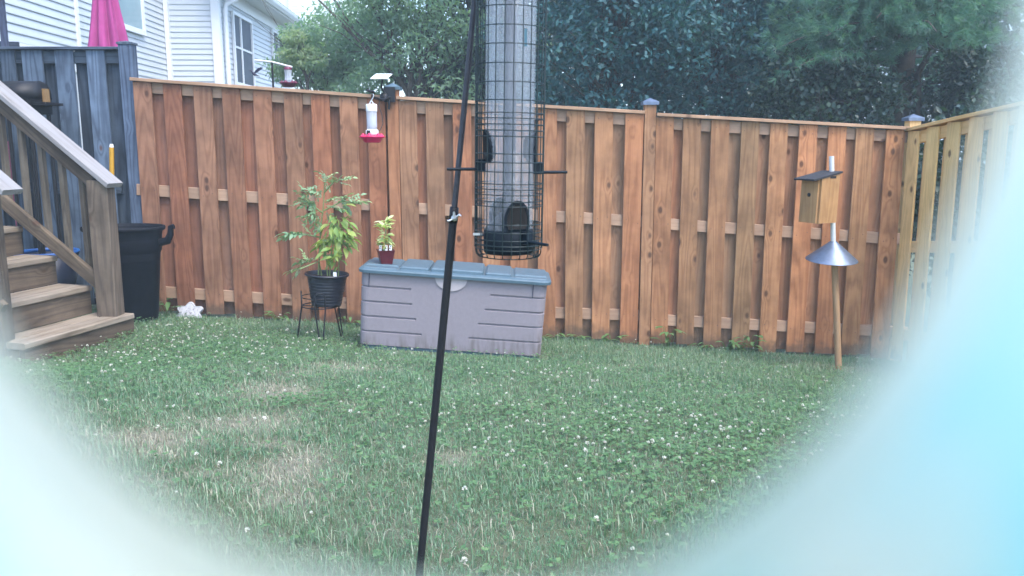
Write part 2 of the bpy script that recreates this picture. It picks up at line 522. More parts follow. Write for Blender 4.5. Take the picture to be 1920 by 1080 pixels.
def attr_ground_mat():
    m, nt, bs = new_mat('lawn_soil')
    tc = N(nt, 'ShaderNodeTexCoord')
    a = N(nt, 'ShaderNodeAttribute', attribute_name='bare')
    n1 = N(nt, 'ShaderNodeTexNoise', Scale=40.0, Detail=6.0, Roughness=0.7)
    n2 = N(nt, 'ShaderNodeTexNoise', Scale=3.0, Detail=4.0)
    for n in (n1, n2): nt.links.new(tc.outputs['Object'], n.inputs['Vector'])
    g = mixc(nt, n1.outputs[0], (0.055, 0.075, 0.035), (0.13, 0.15, 0.08))
    g = mixc(nt, math_n(nt, 'MULTIPLY', n2.outputs[0], 0.4), g, (0.09, 0.085, 0.05))
    d = mixc(nt, n1.outputs[0], (0.14, 0.13, 0.09), (0.26, 0.25, 0.185))
    c = mixc(nt, a.outputs['Fac'], g, d)
    nt.links.new(c, bs.inputs['Base Color'])
    bs.inputs['Roughness'].default_value = 0.95
    b = N(nt, 'ShaderNodeBump', Strength=0.8, Distance=0.02)
    nt.links.new(n1.outputs[0], b.inputs['Height'])
    nt.links.new(b.outputs[0], bs.inputs['Normal'])
    return m
M['ground'] = attr_ground_mat()

# ------------------------------------------------------------------ fast leaf meshes
def unit(a):
    return a / np.maximum(np.linalg.norm(a, axis=-1, keepdims=True), 1e-9)

def tri_mesh(name, V, T, tone=None, mat=None, smooth=False):
    me = bpy.data.meshes.new(name)
    V = np.asarray(V, np.float32).reshape(-1, 3); T = np.asarray(T, np.int32).reshape(-1, 3)
    me.vertices.add(len(V)); me.vertices.foreach_set('co', V.ravel())
    me.loops.add(len(T) * 3); me.loops.foreach_set('vertex_index', T.ravel())
    me.polygons.add(len(T))
    me.polygons.foreach_set('loop_start', np.arange(0, len(T) * 3, 3, dtype=np.int32))
    if smooth: me.polygons.foreach_set('use_smooth', np.ones(len(T), bool))
    if tone is not None:
        at_ = me.attributes.new('tone', 'FLOAT', 'POINT')
        at_.data.foreach_set('value', np.asarray(tone, np.float32).ravel())
    me.update(calc_edges=True)
    if mat: me.materials.append(mat)
    return me

def leaves(P, A, Nn, L, W, tone, fold=0.15):
    """diamond leaves folded on the midrib; returns V, T, tone per vertex"""
    n = len(P)
    A = unit(A); S = unit(np.cross(A, Nn)); U = np.cross(S, A)
    L = np.broadcast_to(np.asarray(L, float), (n,))[:, None]; W = np.broadcast_to(np.asarray(W, float), (n,))[:, None]
    V = np.stack([P, P + A * L * 0.45 + S * W / 2 + U * W * fold, P + A * L, P + A * L * 0.45 - S * W / 2 + U * W * fold], 1)
    b = np.arange(n)[:, None] * 4
    T = np.concatenate([b + np.array([[0, 1, 2]]), b + np.array([[0, 2, 3]])], 1).reshape(-1, 3)
    return V.reshape(-1, 3), T, np.repeat(tone, 4)

def rdir(n):
    return unit(rng.normal(size=(n, 3)))

# ------------------------------------------------------------------ lawn
BARE = []      # worn straw patches: centre, radii, strength
for px, py, rx, ry, s in ((515, 735, .16, .20, 1), (480, 797, .20, .15, .8), (285, 826, .17, .14, 1), (300, 850, .12, .08, .7), (545, 880, .10, .22, 1),
                          (640, 690, .22, .14, .7), (840, 862, .10, .10, .7), (500, 832, .10, .06, .9), (540, 935, .10, .12, .6), (1010, 760, .15, .1, .25), (400, 800, .3, .2, .35),
                          (1560, 690, .3, .14, .6), (600, 770, .3, .2, .3), (760, 1000, .2, .12, .25), (450, 900, .25, .15, .4), (1240, 690, .3, .1, .3), (560, 700, .35, .2, .4)):
    g = ground_hit(px, py)
    BARE.append((g.x, g.y, rx, ry, s))
ph = rng.uniform(0, 6.28, (6, 2)); fr = rng.uniform(4, 15, (6, 2)) * rng.choice([-1, 1], (6, 2))

def wob(x, y, k=0):
    return sum(np.sin(x * fr[i, 0] + y * fr[i, 1] + ph[i, 0] + k) for i in range(6)) / 6.0

def bare_np(x, y):
    v = np.zeros_like(x)
    for cx, cy, rx, ry, s in BARE:
        d2 = ((x - cx) / rx) ** 2 + ((y - cy) / ry) ** 2
        v = np.maximum(v, s * np.exp(-0.8 * d2))
    return np.clip(v * (1 + 0.5 * wob(x, y)) + 0.10 * wob(x * 1.7, y * 1.7, 2), 0, 1)

def bumps(x, y):
    return 0.012 * wob(x * .5, y * .5, 1) + 0.004 * wob(x * 2.1, y * 2.1, 3)

def axis_pts(fine0, fine1, step, far):
    a = list(np.arange(fine0, fine1 + 1e-6, step))
    lo, hi = [], []
    d = step; p = fine0
    while p > -far:
        d *= 1.5; p -= d; lo.append(p)
    d = step; p = fine1
    while p < far:
        d *= 1.5; p += d; hi.append(p)
    return np.array(lo[::-1] + a + hi)
gx, gy = axis_pts(-5, 5, 0.06, 150), axis_pts(0.0, 6.9, 0.06, 150)
XX, YY = np.meshgrid(gx, gy)
ZZ = ground_np(XX, YY)
inner = (np.abs(XX) < 5.5) & (YY > -0.5) & (YY < 7.2)
ZZ = ZZ + np.where(inner, bumps(XX, YY), 0)
nx, ny = len(gx), len(gy)
idx = np.arange(nx * ny).reshape(ny, nx)
a, b, c, d = idx[:-1, :-1].ravel(), idx[:-1, 1:].ravel(), idx[1:, 1:].ravel(), idx[1:, :-1].ravel()
gm = tri_mesh('ground', np.stack([XX.ravel(), YY.ravel(), ZZ.ravel()], 1), np.concatenate([np.stack([a, b, c], 1), np.stack([a, c, d], 1)]), None, M['ground'], True)
at_ = gm.attributes.new('bare', 'FLOAT', 'POINT')
at_.data.foreach_set('value', np.where(inner, bare_np(XX, YY), 0).astype(np.float32).ravel())
tag(link('ground', gm), 'sloping backyard lawn soil under the grass', 'ground', kind='structure')

# ------------------------------------------------------------------ back fence (brown, board on board)
FY = FENCE_Y
fence = thing('wooden_fence', 'reddish brown board-on-board back fence behind the storage box', 'fence', (0, FY, ground(0, FY)))
TOP = [(250, 146, 728, 180), (745, 181, 1207, 208), (1230, 212, 1702, 238)]
def top_z(px):
    for x0, y0, x1, y1 in TOP:
        if px <= x1 + 12: break
    return at(px, y0 + (y1 - y0) * (px - x0) / (x1 - x0), FY).z
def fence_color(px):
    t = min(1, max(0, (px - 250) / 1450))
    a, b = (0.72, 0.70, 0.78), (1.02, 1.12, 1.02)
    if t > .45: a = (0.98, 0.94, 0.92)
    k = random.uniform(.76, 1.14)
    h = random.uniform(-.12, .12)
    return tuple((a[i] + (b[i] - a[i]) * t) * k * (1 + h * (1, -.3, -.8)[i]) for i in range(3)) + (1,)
FRONT = [252, 308, 364, 419.5, 476, 532, 584, 638, 688, 749, 799, 850, 903, 957, 1011, 1064, 1117, 1172, 1232, 1283, 1336, 1392, 1446, 1500, 1556, 1608, 1668]
WID = [.14] * len(FRONT)
front_x = []
for px, w in zip(FRONT, WID):
    zt = top_z(px + 16)
    x = at(px + 16.5, 270 - (zt - CAMZ) / FY * F, FY).x
    x = (C0 + ray(px + 16.5, 200) * (FY / ray(px + 16.5, 200).y)).x
    front_x.append((x, zt, px))
for i, (x, zt, px) in enumerate(front_x):
    zb = ground(x, FY) + random.uniform(.005, .035)
    y = FY + random.uniform(-.003, .003)
    lean = random.uniform(-.006, .006)
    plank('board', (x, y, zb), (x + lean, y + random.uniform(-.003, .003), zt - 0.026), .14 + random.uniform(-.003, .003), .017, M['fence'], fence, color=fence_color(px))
# rear boards
for i in range(len(front_x) - 1):
    xa, za, pa = front_x[i]; xb, zb_, pb = front_x[i + 1]
    x = (xa + xb) / 2 + random.uniform(-.006, .006)
    if xb - xa < .15: continue
    zt = min(za, zb_) - .03
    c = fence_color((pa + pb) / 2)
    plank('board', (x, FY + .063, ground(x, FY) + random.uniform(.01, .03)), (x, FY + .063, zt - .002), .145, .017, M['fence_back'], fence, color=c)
# rails, caps
NAILS = MB()
RAILS = [((258, 152, 172), (722, 186, 207)), ((752, 190, 210), (1204, 215, 236)), ((1235, 220, 242), (1700, 246, 268))]
MID = [((258, 344, 366), (722, 375, 397)), ((752, 378, 400), (1204, 404, 426)), ((1235, 408, 430), (1700, 438, 460))]
LOW = [((258, 533, 555), (722, 562, 584)), ((752, 566, 588), (1204, 580, 602)), ((1235, 588, 610), (1700, 612, 634))]
for group_ in (RAILS, MID, LOW):
    for (xa, ya0, ya1), (xb, yb0, yb1) in group_:
        p0 = at(xa, (ya0 + ya1) / 2, FY + .031); p1 = at(xb, (yb0 + yb1) / 2, FY + .031)
        k = random.uniform(.9, 1.08)
        plank('rail', p0, p1, .088, .037, M['fence_rail'], fence, color=(k, k, k, 1))
for i, (x, zt, px) in enumerate(front_x):
    for grp in (RAILS, MID, LOW):
        for (xa, ya0, ya1), (xb, yb0, yb1) in grp:
            if xa - 20 < px + 16 < xb + 20:
                yy = ((ya0 + ya1) + (yb0 + yb1 - ya0 - ya1) * (px + 16 - xa) / (xb - xa)) / 2
                zc_ = at(px, yy, FY).z
                for dx in (-.042, .042):
                    NAILS.lathe([(0, .0018), (.0032, .0016), (.0036, 0)], 6, (0, 0, 0), M=Matrix.Translation((x + dx + random.uniform(-.008, .008), FY - .0125, zc_ + random.uniform(-.02, .02))) @ Matrix.Rotation(R(90), 4, 'X'))
tag(NAILS.build('nail_heads', plain('rusty_nail', (0.06, 0.045, 0.04), .6, .4, .3, 80, 0), fence, (0, FY, 1)), kind='stuff')
for x0, y0, x1, y1 in TOP:
    p0 = at(x0, y0 + 3, FY + .03); p1 = at(x1, y1 + 3, FY + .03)
    k = random.uniform(.95, 1.1)
    plank('cap_rail', p0, p1, .13, .024, M['fence_rail'], fence, face=(0, 0, 1), color=(k, k * .97, k * .92, 1))
def post(px, ytop, cap=True, color=(1, 1, 1, 1), par=None, y=None, mat=None):
    par = par or fence
    y = y or FY + .033
    p = at(px, ytop, y)
    m = plank('post', (p.x, y, ground(p.x, FY) - .15), (p.x, y, p.z), .088, .092, mat or M['fence'], par, color=color)
    if cap:
        s = .062
        mb = MB()
        z = p.z
        v = [(-s, -s, -.012), (s, -s, -.012), (s, s, -.012), (-s, s, -.012), (-s, -s, .012), (s, -s, .012), (s, s, .012), (-s, s, .012), (0, 0, .042)]
        mb.add([Vector(q) + Vector((p.x, y, z)) for q in v], [(3, 2, 1, 0), (0, 1, 5, 4), (1, 2, 6, 5), (2, 3, 7, 6), (3, 0, 4, 7), (4, 5, 8), (5, 6, 8), (6, 7, 8), (7, 4, 8)])
        mb.build('post_cap', M['galv'] if cap is True else cap, m, (p.x, y, z))
    return m
post(737, 166, M['lid'], (.86, .84, .80, 1))
post(1218.5, 194, True, (.86, .98, .98, 1))
corner_post = post(1712, 224, True, (1, 1, 1, 1), y=FY + .075, mat=M['fence_new'])

# ------------------------------------------------------------------ right fence (pale new boards)
cx0 = at(1703, 240, FY)
rdv = Vector((0.12, -1.0, 0)).normalized()            # towards the camera
rn = Vector((-rdv.y, rdv.x, 0)); rn = rn if rn.x < 0 else -rn     # faces the yard
rfence = thing('wooden_fence', 'pale new wooden side fence running forward from the right corner', 'fence', (cx0.x, FY, ground(cx0.x, FY)))
def rp(s, z, off=0):
    return Vector((cx0.x + rdv.x * s, FY + rdv.y * s, z)) - rn * off
rz = lambda s: cx0.z + .117 * s - .004
s = .085
k = 0
while s < 2.6:
    p = rp(s, 0)
    col = random.uniform(.9, 1.12)
    cc = (col, col * random.uniform(.97, 1.03), col * random.uniform(.88, 1.05), 1)
    plank('board', (p.x, p.y, ground(p.x, p.y) + .02), (p.x, p.y, rz(s) - .03), .14, .017, M['fence_new'], rfence, face=rn, color=cc)
    q = rp(s + .118, 0, .057)
    col = random.uniform(.8, 1.0)
    plank('board', (q.x, q.y, ground(q.x, q.y) + .02), (q.x, q.y, rz(s + .118) - .03), .118, .017, M['fence_new'], rfence, face=rn, color=(col, col, col, 1))
    s += .236
for dz in (-.08, -.92, -1.62):
    plank('rail', rp(.0, rz(0) + dz, .0285), rp(2.7, rz(2.7) + dz, .0285), .088, .037, M['fence_new'], rfence, face=rn, color=(1, .95, .85, 1))
plank('cap_rail', rp(.0, rz(0) - .012, .03), rp(2.7, rz(2.7) - .012, .03), .13, .024, M['fence_new'], rfence, face=(0, 0, 1), color=(1.05, 1, .92, 1))

# ------------------------------------------------------------------ weathered fence on the left
GY = 6.60
gf = thing('wooden_fence', 'taller weathered grey fence with blue shade painted in, behind the stairs and bin', 'fence', (at(150, 300, GY).x, GY, ground(-3.4, GY)))
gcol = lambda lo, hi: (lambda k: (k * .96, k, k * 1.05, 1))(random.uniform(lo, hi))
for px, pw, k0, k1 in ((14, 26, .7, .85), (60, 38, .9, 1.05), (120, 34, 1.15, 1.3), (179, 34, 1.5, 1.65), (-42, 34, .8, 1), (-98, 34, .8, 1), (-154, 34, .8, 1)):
    p = at(px, 100, GY)
    plank('board', (p.x, GY, ground(p.x, GY) + .03), (p.x, GY, at(0, 94, GY).z), pw / 240, .017, M['grey_wood'], gf, color=gcol(k0, k1))
for px, pw in ((210, 34), (151.5, 20), (92, 24), (38, 30), (-14, 30), (-70, 34), (-126, 34)):
    p = at(px, 100, GY + .06)
    plank('board', (p.x, GY + .06, ground(p.x, GY) + .03), (p.x, GY + .06, at(0, 95, GY + .06).z), pw / 240, .017, M['grey_wood'], gf, color=gcol(.55, .7))
for y in (108, 352, 560):
    plank('rail', at(-180, y, GY + .03), at(229, y, GY + .03), .09, .037, M['grey_wood'], gf, color=(.8, .8, .8, 1))
plank('cap_rail', at(-180, 91.5, GY + .03), at(228, 91.5, GY + .03), .13, .02, M['grey_wood'], gf, face=(0, 0, 1), color=(.9, .9, .95, 1))
p = at(238, 84, GY + .02)
gp = plank('post', (p.x, GY + .02, ground(p.x, GY) - .1), (p.x, GY + .02, p.z), .10, .10, M['grey_wood'], gf, color=(1.25, 1.3, 1.45, 1))
mb = MB(); sgp = .058
v = [(-sgp, -sgp, 0), (sgp, -sgp, 0), (sgp, sgp, 0), (-sgp, sgp, 0), (-sgp, -sgp, .016), (sgp, -sgp, .016), (sgp, sgp, .016), (-sgp, sgp, .016), (0, 0, .03)]
mb.add([Vector(q) + p + Vector((0, .0, 0)) for q in v], [(3, 2, 1, 0), (0, 1, 5, 4), (1, 2, 6, 5), (2, 3, 7, 6), (3, 0, 4, 7), (4, 5, 8), (5, 6, 8), (6, 7, 8), (7, 4, 8)])
mb.build('post_cap', M['grey_wood'], gp, p)

# ------------------------------------------------------------------ houses
LAP = 0.105
def siding_wall(name, parent, P0, u, length, z0, z1, n, mat, merged=False, gaps=()):
    """lap siding; every course is a board of its own unless the wall is too far to tell them apart"""
    P0, u, n = Vector(P0), Vector(u).normalized(), Vector(n).normalized()
    back = MB()
    def q(sx, z, o): return P0 + u * sx + Vector((0, 0, z)) + n * o
    back.add([q(0, z0, -.12), q(length, z0, -.12), q(length, z1, -.12), q(0, z1, -.12), q(0, z0, 0), q(length, z0, 0), q(length, z1, 0), q(0, z1, 0)],
             [(0, 1, 2, 3), (4, 7, 6, 5), (0, 4, 5, 1), (1, 5, 6, 2), (2, 6, 7, 3), (3, 7, 4, 0)])
    wall = back.build(name, mat, parent, q(0, z0, 0))
    z = z0
    prof = [(0.002, -.0), (0.017, 0.0), (0.0185, .010), (0.005, LAP - .008), (0.002, LAP - .008)]
    if merged:
        mb = MB()
        while z < z1 - LAP:
            vs = [q(0, z + h, o) for o, h in prof] + [q(length, z + h, o) for o, h in prof]
            mb.add(vs, [(k, (k + 1) % 5, 5 + (k + 1) % 5, 5 + k) for k in range(5)] + [(0, 4, 3, 2, 1), (5, 6, 7, 8, 9)])
            z += LAP
        tag(mb.build('siding_board', mat, wall, q(0, z0, 0)), kind='stuff')
        return wall
    mb = MB()
    vs = [q(0, z0 + h, o) for o, h in prof] + [q(length, z0 + h, o) for o, h in prof]
    mb.add(vs, [(k, (k + 1) % 5, 5 + (k + 1) % 5, 5 + k) for k in range(5)] + [(0, 4, 3, 2, 1), (5, 6, 7, 8, 9)])
    me = mb.mesh('siding_board', q(0, z0, 0))
    while z < z1 - LAP:
        link('siding_board', me, mat, wall, Matrix.Translation(q(0, z, 0)))
        z += LAP
    return wall

HU = Vector((-0.051, 1.0, 0)).normalized()      # the depth direction of the neighbouring houses
HN = Vector((1.0, 0.051, 0)).normalized()
BU = Vector((1.0, 0.051, 0)).normalized()       # direction of a wall seen square on
BN = Vector((0.051, -1.0, 0)).normalized()

# nearest house, far left: one long side wall
A1 = at(141, 60, 11.8); A1.z = 0
houseA = thing('town_house', 'white sided house at the far left with a broad ledge under its wall', 'house', (A1.x - 1.5, 9, -.1))
L1 = 5.2
w1 = siding_wall('wall', houseA, A1 - HU * L1, HU, L1, 2.72, 5.9, HN, M['siding'])
mb = MB()       # lower ledge: two stepped trim bands under the siding
def slab(mb, P, u, n, s0, s1, z0, z1, o0, o1):
    q = lambda s, z, o: P + u * s + Vector((0, 0, z)) + n * o
    mb.add([q(s0, z0, o0), q(s1, z0, o0), q(s1, z1, o0), q(s0, z1, o0), q(s0, z0, o1), q(s1, z0, o1), q(s1, z1, o1), q(s0, z1, o1)],
           [(0, 1, 2, 3), (4, 7, 6, 5), (0, 4, 5, 1), (1, 5, 6, 2), (2, 6, 7, 3), (3, 7, 4, 0)])
    return mb
slab(MB(), A1, HU, HN, -L1, 0, 2.62, 2.715, -.10, .035).build('ledge', M['trim'], houseA, A1 + Vector((0, 0, 2.65)))
slab(MB(), A1, HU, HN, -L1, 0, 2.50, 2.61, -.10, .02).build('ledge', M['trim'], houseA, A1 + Vector((0, 0, 2.55)))
slab(MB(), A1, HU, HN, -L1, 0, -.2, 2.49, -.2, .0).build('lower_wall', M['siding'], houseA, A1)
slab(MB(), A1, HU, HN, .003, .085, -.2, 5.9, -.12, .035).build('corner_trim', M['trim'], houseA, A1)
# rear body and roof of that house
mb = MB(); slab(mb, A1, HU, HN, -L1, 0, -.2, 5.9, -6, -.21); mb.build('rear_wall', M['siding'], houseA, A1)
mb = MB()
q = lambda s, z, o: A1 + HU * s + Vector((0, 0, z)) + HN * o
mb.add([q(-L1 - .3, 5.9, .35), q(.2, 5.9, .35), q(.2, 7.9, -3), q(-L1 - .3, 7.9, -3), q(.2, 5.9, -6.3), q(-L1 - .3, 5.9, -6.3)], [(0, 1, 2, 3), (3, 2, 4, 5), (0, 5, 4, 1), (0, 3, 5), (1, 4, 2)])
mb.build('roof', M['shingle'], houseA, q(-2, 6, -2))

# next house: recessed wall, square bay, long wall with the windows
B0 = at(310, 60, 17.0); B0.z = 0
houseB = thing('town_house', 'white sided house with gutter and dark screened windows beyond the fence', 'house', (B0.x, B0.y, -.1))
LB2 = 5.6
w2 = siding_wall('wall', houseB, B0 - HU * LB2, HU, LB2, 1.6, 6.3, HN, M['siding'])
B1 = hit(409, 60, B0, BN); B1.z = 0
lenB = (B1 - B0).dot(BU)
w3 = siding_wall('wall', houseB, B0 + BU * .03, BU, lenB - .03, 1.6, 4.72, BN, M['siding'])
LC = 6.5
w4 = siding_wall('wall', houseB, B1 + HU * .02, HU, LC, 1.6, 4.62, HN, M['siding'])
slab(MB(), B0, HU, HN, -.10, .02, 1.5, 4.75, .022, .10).build('corner_trim', M['trim'], houseB, B0)
slab(MB(), B1, HU, HN, -.03, .11, 1.5, 4.75, .022, .045).build('corner_trim', M['trim'], houseB, B1)
slab(MB(), B1, BU, BN, -.11, .042, 1.5, 4.75, .022, .045).build('corner_trim', M['trim'], houseB, B1)
mb = MB(); slab(mb, B1, HU, HN, .15, LC, -.2, 1.6, -.3, -.0); slab(mb, B0, HU, HN, -LB2, 0, -.2, 1.6, -.3, -.0); slab(mb, B0, BU, BN, 0, lenB, -.2, 1.6, -.3, 0)
mb.build('lower_wall', M['siding'], houseB, B0)
mb = MB(); slab(mb, B1, HU, HN, .2, LC, -.2, 4.6, -6, -.13); mb.build('rear_wall', M['siding'], houseB, B1)
# eave: frieze, soffit, fascia + gutter, roof
EZ = 4.62
slab(MB(), B1, HU, HN, .12, LC, EZ - .24, EZ - .003, .023, .05).build('frieze', M['trim'], houseB, B1 + Vector((0, 0, EZ)))
slab(MB(), B1, HU, HN, -.45, LC, EZ, EZ + .02, -.1, .42).build('soffit', M['soffit'], houseB, B1 + Vector((0, 0, EZ)))
slab(MB(), B1, HU, HN, -.45, LC, EZ - .01, EZ + .16, .423, .445).build('fascia', M['trim'], houseB, B1 + Vector((0, 0, EZ)))
mb = MB()
prof = [(.447, .02), (.50, .02), (.545, .09), (.56, .15), (.55, .15), (.535, .10), (.495, .03), (.452, .03), (.452, .15), (.447, .15)]
q = lambda s, z, o: B1 + HU * s + Vector((0, 0, EZ + z)) + HN * o
n_ = len(prof)
mb.add([q(-.48, h, o) for o, h in prof] + [q(LC, h, o) for o, h in prof], [(k, (k + 1) % n_, n_ + (k + 1) % n_, n_ + k) for k in range(n_)])
mb.build('gutter', M['gutter'], houseB, q(0, 0, .5))
mb = MB()
mb.add([q(-.5, .16, .52), q(LC + .2, .16, .52), q(LC + .2, 1.9, -3), q(-.5, 1.9, -3), q(LC + .2, .16, -6.4), q(-.5, .16, -6.4), q(-.5, .19, .52), q(LC + .2, .19, .52), q(LC + .2, 1.93, -3), q(-.5, 1.93, -3)],
       [(0, 1, 2, 3), (6, 9, 8, 7), (0, 6, 7, 1), (3, 2, 4, 5), (0, 3, 9, 6), (1, 7, 8, 2)])
mb.build('roof', M['shingle'], houseB, q(2, 1, -2))
# downspout: drops from the gutter, elbows back to the wall, runs down
d0 = B1 + HN * .47
ds = [B1 + HU * .62 + HN * .50 + Vector((0, 0, EZ + .03)), B1 + HU * .62 + HN * .50 + Vector((0, 0, EZ - .05)), B1 + HU * .45 + HN * .36 + Vector((0, 0, EZ - .16)),
      B1 + HU * .28 + HN * .10 + Vector((0, 0, EZ - .34)), B1 + HU * .26 + HN * .085 + Vector((0, 0, EZ - .46)), B1 + HU * .26 + HN * .085 + Vector((0, 0, 0.4))]
MB().tube(ds, .05, 8).build('downspout', M['trim'], houseB, ds[3])

def window(parent, P, u, n, s0, s1, z0, z1, mull=(), rails=(), glass='screen', fw=.06, off=.022):
    """frame, panes between the bars, sill; s along the wall, z up"""
    q = lambda s, z, o: P + u * s + Vector((0, 0, z)) + n * o
    mb = MB()
    slab(mb, P, u, n, s0 - fw, s0, z0 - fw, z1 + fw, off, off + .05); slab(mb, P, u, n, s1, s1 + fw, z0 - fw, z1 + fw, off, off + .05)
    slab(mb, P, u, n, s0 + .001, s1 - .001, z0 - fw, z0, off, off + .048); slab(mb, P, u, n, s0 + .001, s1 - .001, z1, z1 + fw, off, off + .048)
    w = mb.build('window', M['trim'], parent, q((s0 + s1) / 2, z0, off))
    ss = [s0] + list(mull) + [s1]
    zz = [z0] + list(rails) + [z1]
    for m_ in mull:
        slab(MB(), P, u, n, m_ - .03, m_ + .03, z0 + .001, z1 - .001, off, off + .044).build('mullion', M['trim'], w, q(m_, z0, off))
    for a_, b_ in zip(ss[:-1], ss[1:]):
        for r_ in rails:
            slab(MB(), P, u, n, a_ + .031, b_ - .031, r_ - .02, r_ + .02, off + .002, off + .036).build('sash_bar', M['trim'], w, q(a_, r_, off))
        for c_, d_ in zip(zz[:-1], zz[1:]):
            slab(MB(), P, u, n, a_ + .002, b_ - .002, c_ + .002, d_ - .002, off + .001, off + .012 + (.01 if c_ == z0 else 0)).build('pane', M[glass], w, q(a_, c_, off))
    return w
def wall_s(px, py, P, u, n):
    h = hit(px, py, P, n)
    return (h - P).dot(u), h.z
# dark screened pair in the long wall
s0, zt = wall_s(432, 26, B1, HU, HN); s1, _ = wall_s(466, 40, B1, HU, HN); _, zb = wall_s(434, 152, B1, HU, HN); sm, zm = wall_s(449, 92, B1, HU, HN)
window(houseB, B1, HU, HN, s0 + .02, s1, zb, min(zt, EZ - .32), (sm,), (zm,))
s0, zt = wall_s(508, 72, B1, HU, HN); s1, zb = wall_s(540, 150, B1, HU, HN)
s1 = min(s0 + 1.2, LC - .2)
window(houseB, B1, HU, HN, s0, s1, zb, EZ - .32, ((s0 + s1) / 2,), ((zb + EZ - .32) / 2,))
# pale window in the recessed wall, half behind the umbrella
s0, _ = wall_s(200, 40, B0, HU, HN); s1, zb = wall_s(263, 57, B0, HU, HN)
window(houseB, B0, HU, HN, s0, s1, zb, zb + 1.9, (), (zb + .95,), 'pane', .09)

# pale house top far behind the trees
H3 = at(545, 100, 34.0); H3.z = 0
hc = thing('town_house', 'pale green far house showing above the gutter and tree', 'house', (H3.x + 2, 34, -.2))
siding_wall('wall', hc, H3, (1, 0, 0), 2.2, 2.0, 9.5, (0, -1, 0), M['siding_green'], True)
mb = MB(); slab(mb, H3, Vector((1, 0, 0)), Vector((0, -1, 0)), -3, 2.25, -.3, 9.5, -8, -.13); mb.build('rear_wall', M['siding_green'], hc, H3)
mb = MB(); slab(mb, H3, Vector((1, 0, 0)), Vector((0, -1, 0)), -3.2, 2.6, 9.5, 9.8, -8.4, .3); mb.build('roof', M['shingle'], hc, H3 + Vector((0, 0, 9.6)))
# blue-grey house glimpsed under the pine
H4 = at(1585, 200, 24.0); H4.z = 0
hd = thing('town_house', 'blue-grey sided house glimpsed under the pine branches at right', 'house', (H4.x + 2, 24, -.3))
siding_wall('wall', hd, H4, (1, 0, 0), 5.0, -.3, 6.2, (0, -1, 0), M['siding_blue'], True)
mb = MB(); slab(mb, H4, Vector((1, 0, 0)), Vector((0, -1, 0)), 0, 5, -.3, 6.2, -6, -.13); mb.build('rear_wall', M['siding_blue'], hd, H4)
mb = MB(); slab(mb, H4, Vector((1, 0, 0)), Vector((0, -1, 0)), -.3, 5.3, 6.2, 6.5, -6.3, .4); mb.build('roof', M['shingle'], hd, H4 + Vector((0, 0, 6.3)))
for px in (1660, 1722):
    h = at(px, 200, 23.9)
    s_ = h.x - H4.x
    window(hd, H4, Vector((1, 0, 0)), Vector((0, -1, 0)), s_ - .3, s_ + .3, 1.9, 3.2, (), (2.5,))

# tall dark post of the neighbour's deck, far left edge
p0 = at(7, 78, 8.4)
dk = thing('deck_post', 'dark narrow deck post at the far left edge beyond the grey fence', 'post', (p0.x, 8.4, ground(p0.x, 8)))
plank('shaft', (p0.x, 8.4, ground(p0.x, 8) - .1), (p0.x + .02, 8.4, 4.6), .05, .05, M['grey_wood'], dk, color=(.75, .7, .9, 1))
plank('beam', (p0.x + .1, 8.48, 2.46), (p0.x - .9, 8.2, 2.46), .12, .04, M['grey_wood'], dk, color=(.6, .6, .7, 1))

# ------------------------------------------------------------------ trees
def branch_mb(mb, p0, d, L, r0, n, depth, tips, spread=.6, lift=.15):
    pts = [Vector(p0)]
    d = Vector(d).normalized()
    for i in range(n):
        d = (d + Vector((random.gauss(0, .13), random.gauss(0, .13), random.gauss(lift * .1, .1)))).normalized()
        pts.append(pts[-1] + d * (L / n))
    rs = [r0 * (1 - .75 * i / n) for i in range(n + 1)]
    mb.tube(pts, rs, 6, True)
    tips.append(pts[-1])
    if depth > 0:
        for k in range(3):
            i = random.randint(1, n)
            dd = (d + Vector((random.gauss(0, spread), random.gauss(0, spread), random.gauss(.1, spread * .6)))).normalized()
            branch_mb(mb, pts[i], dd, L * .6, rs[i] * .65, max(3, n - 1), depth - 1, tips, spread, lift)

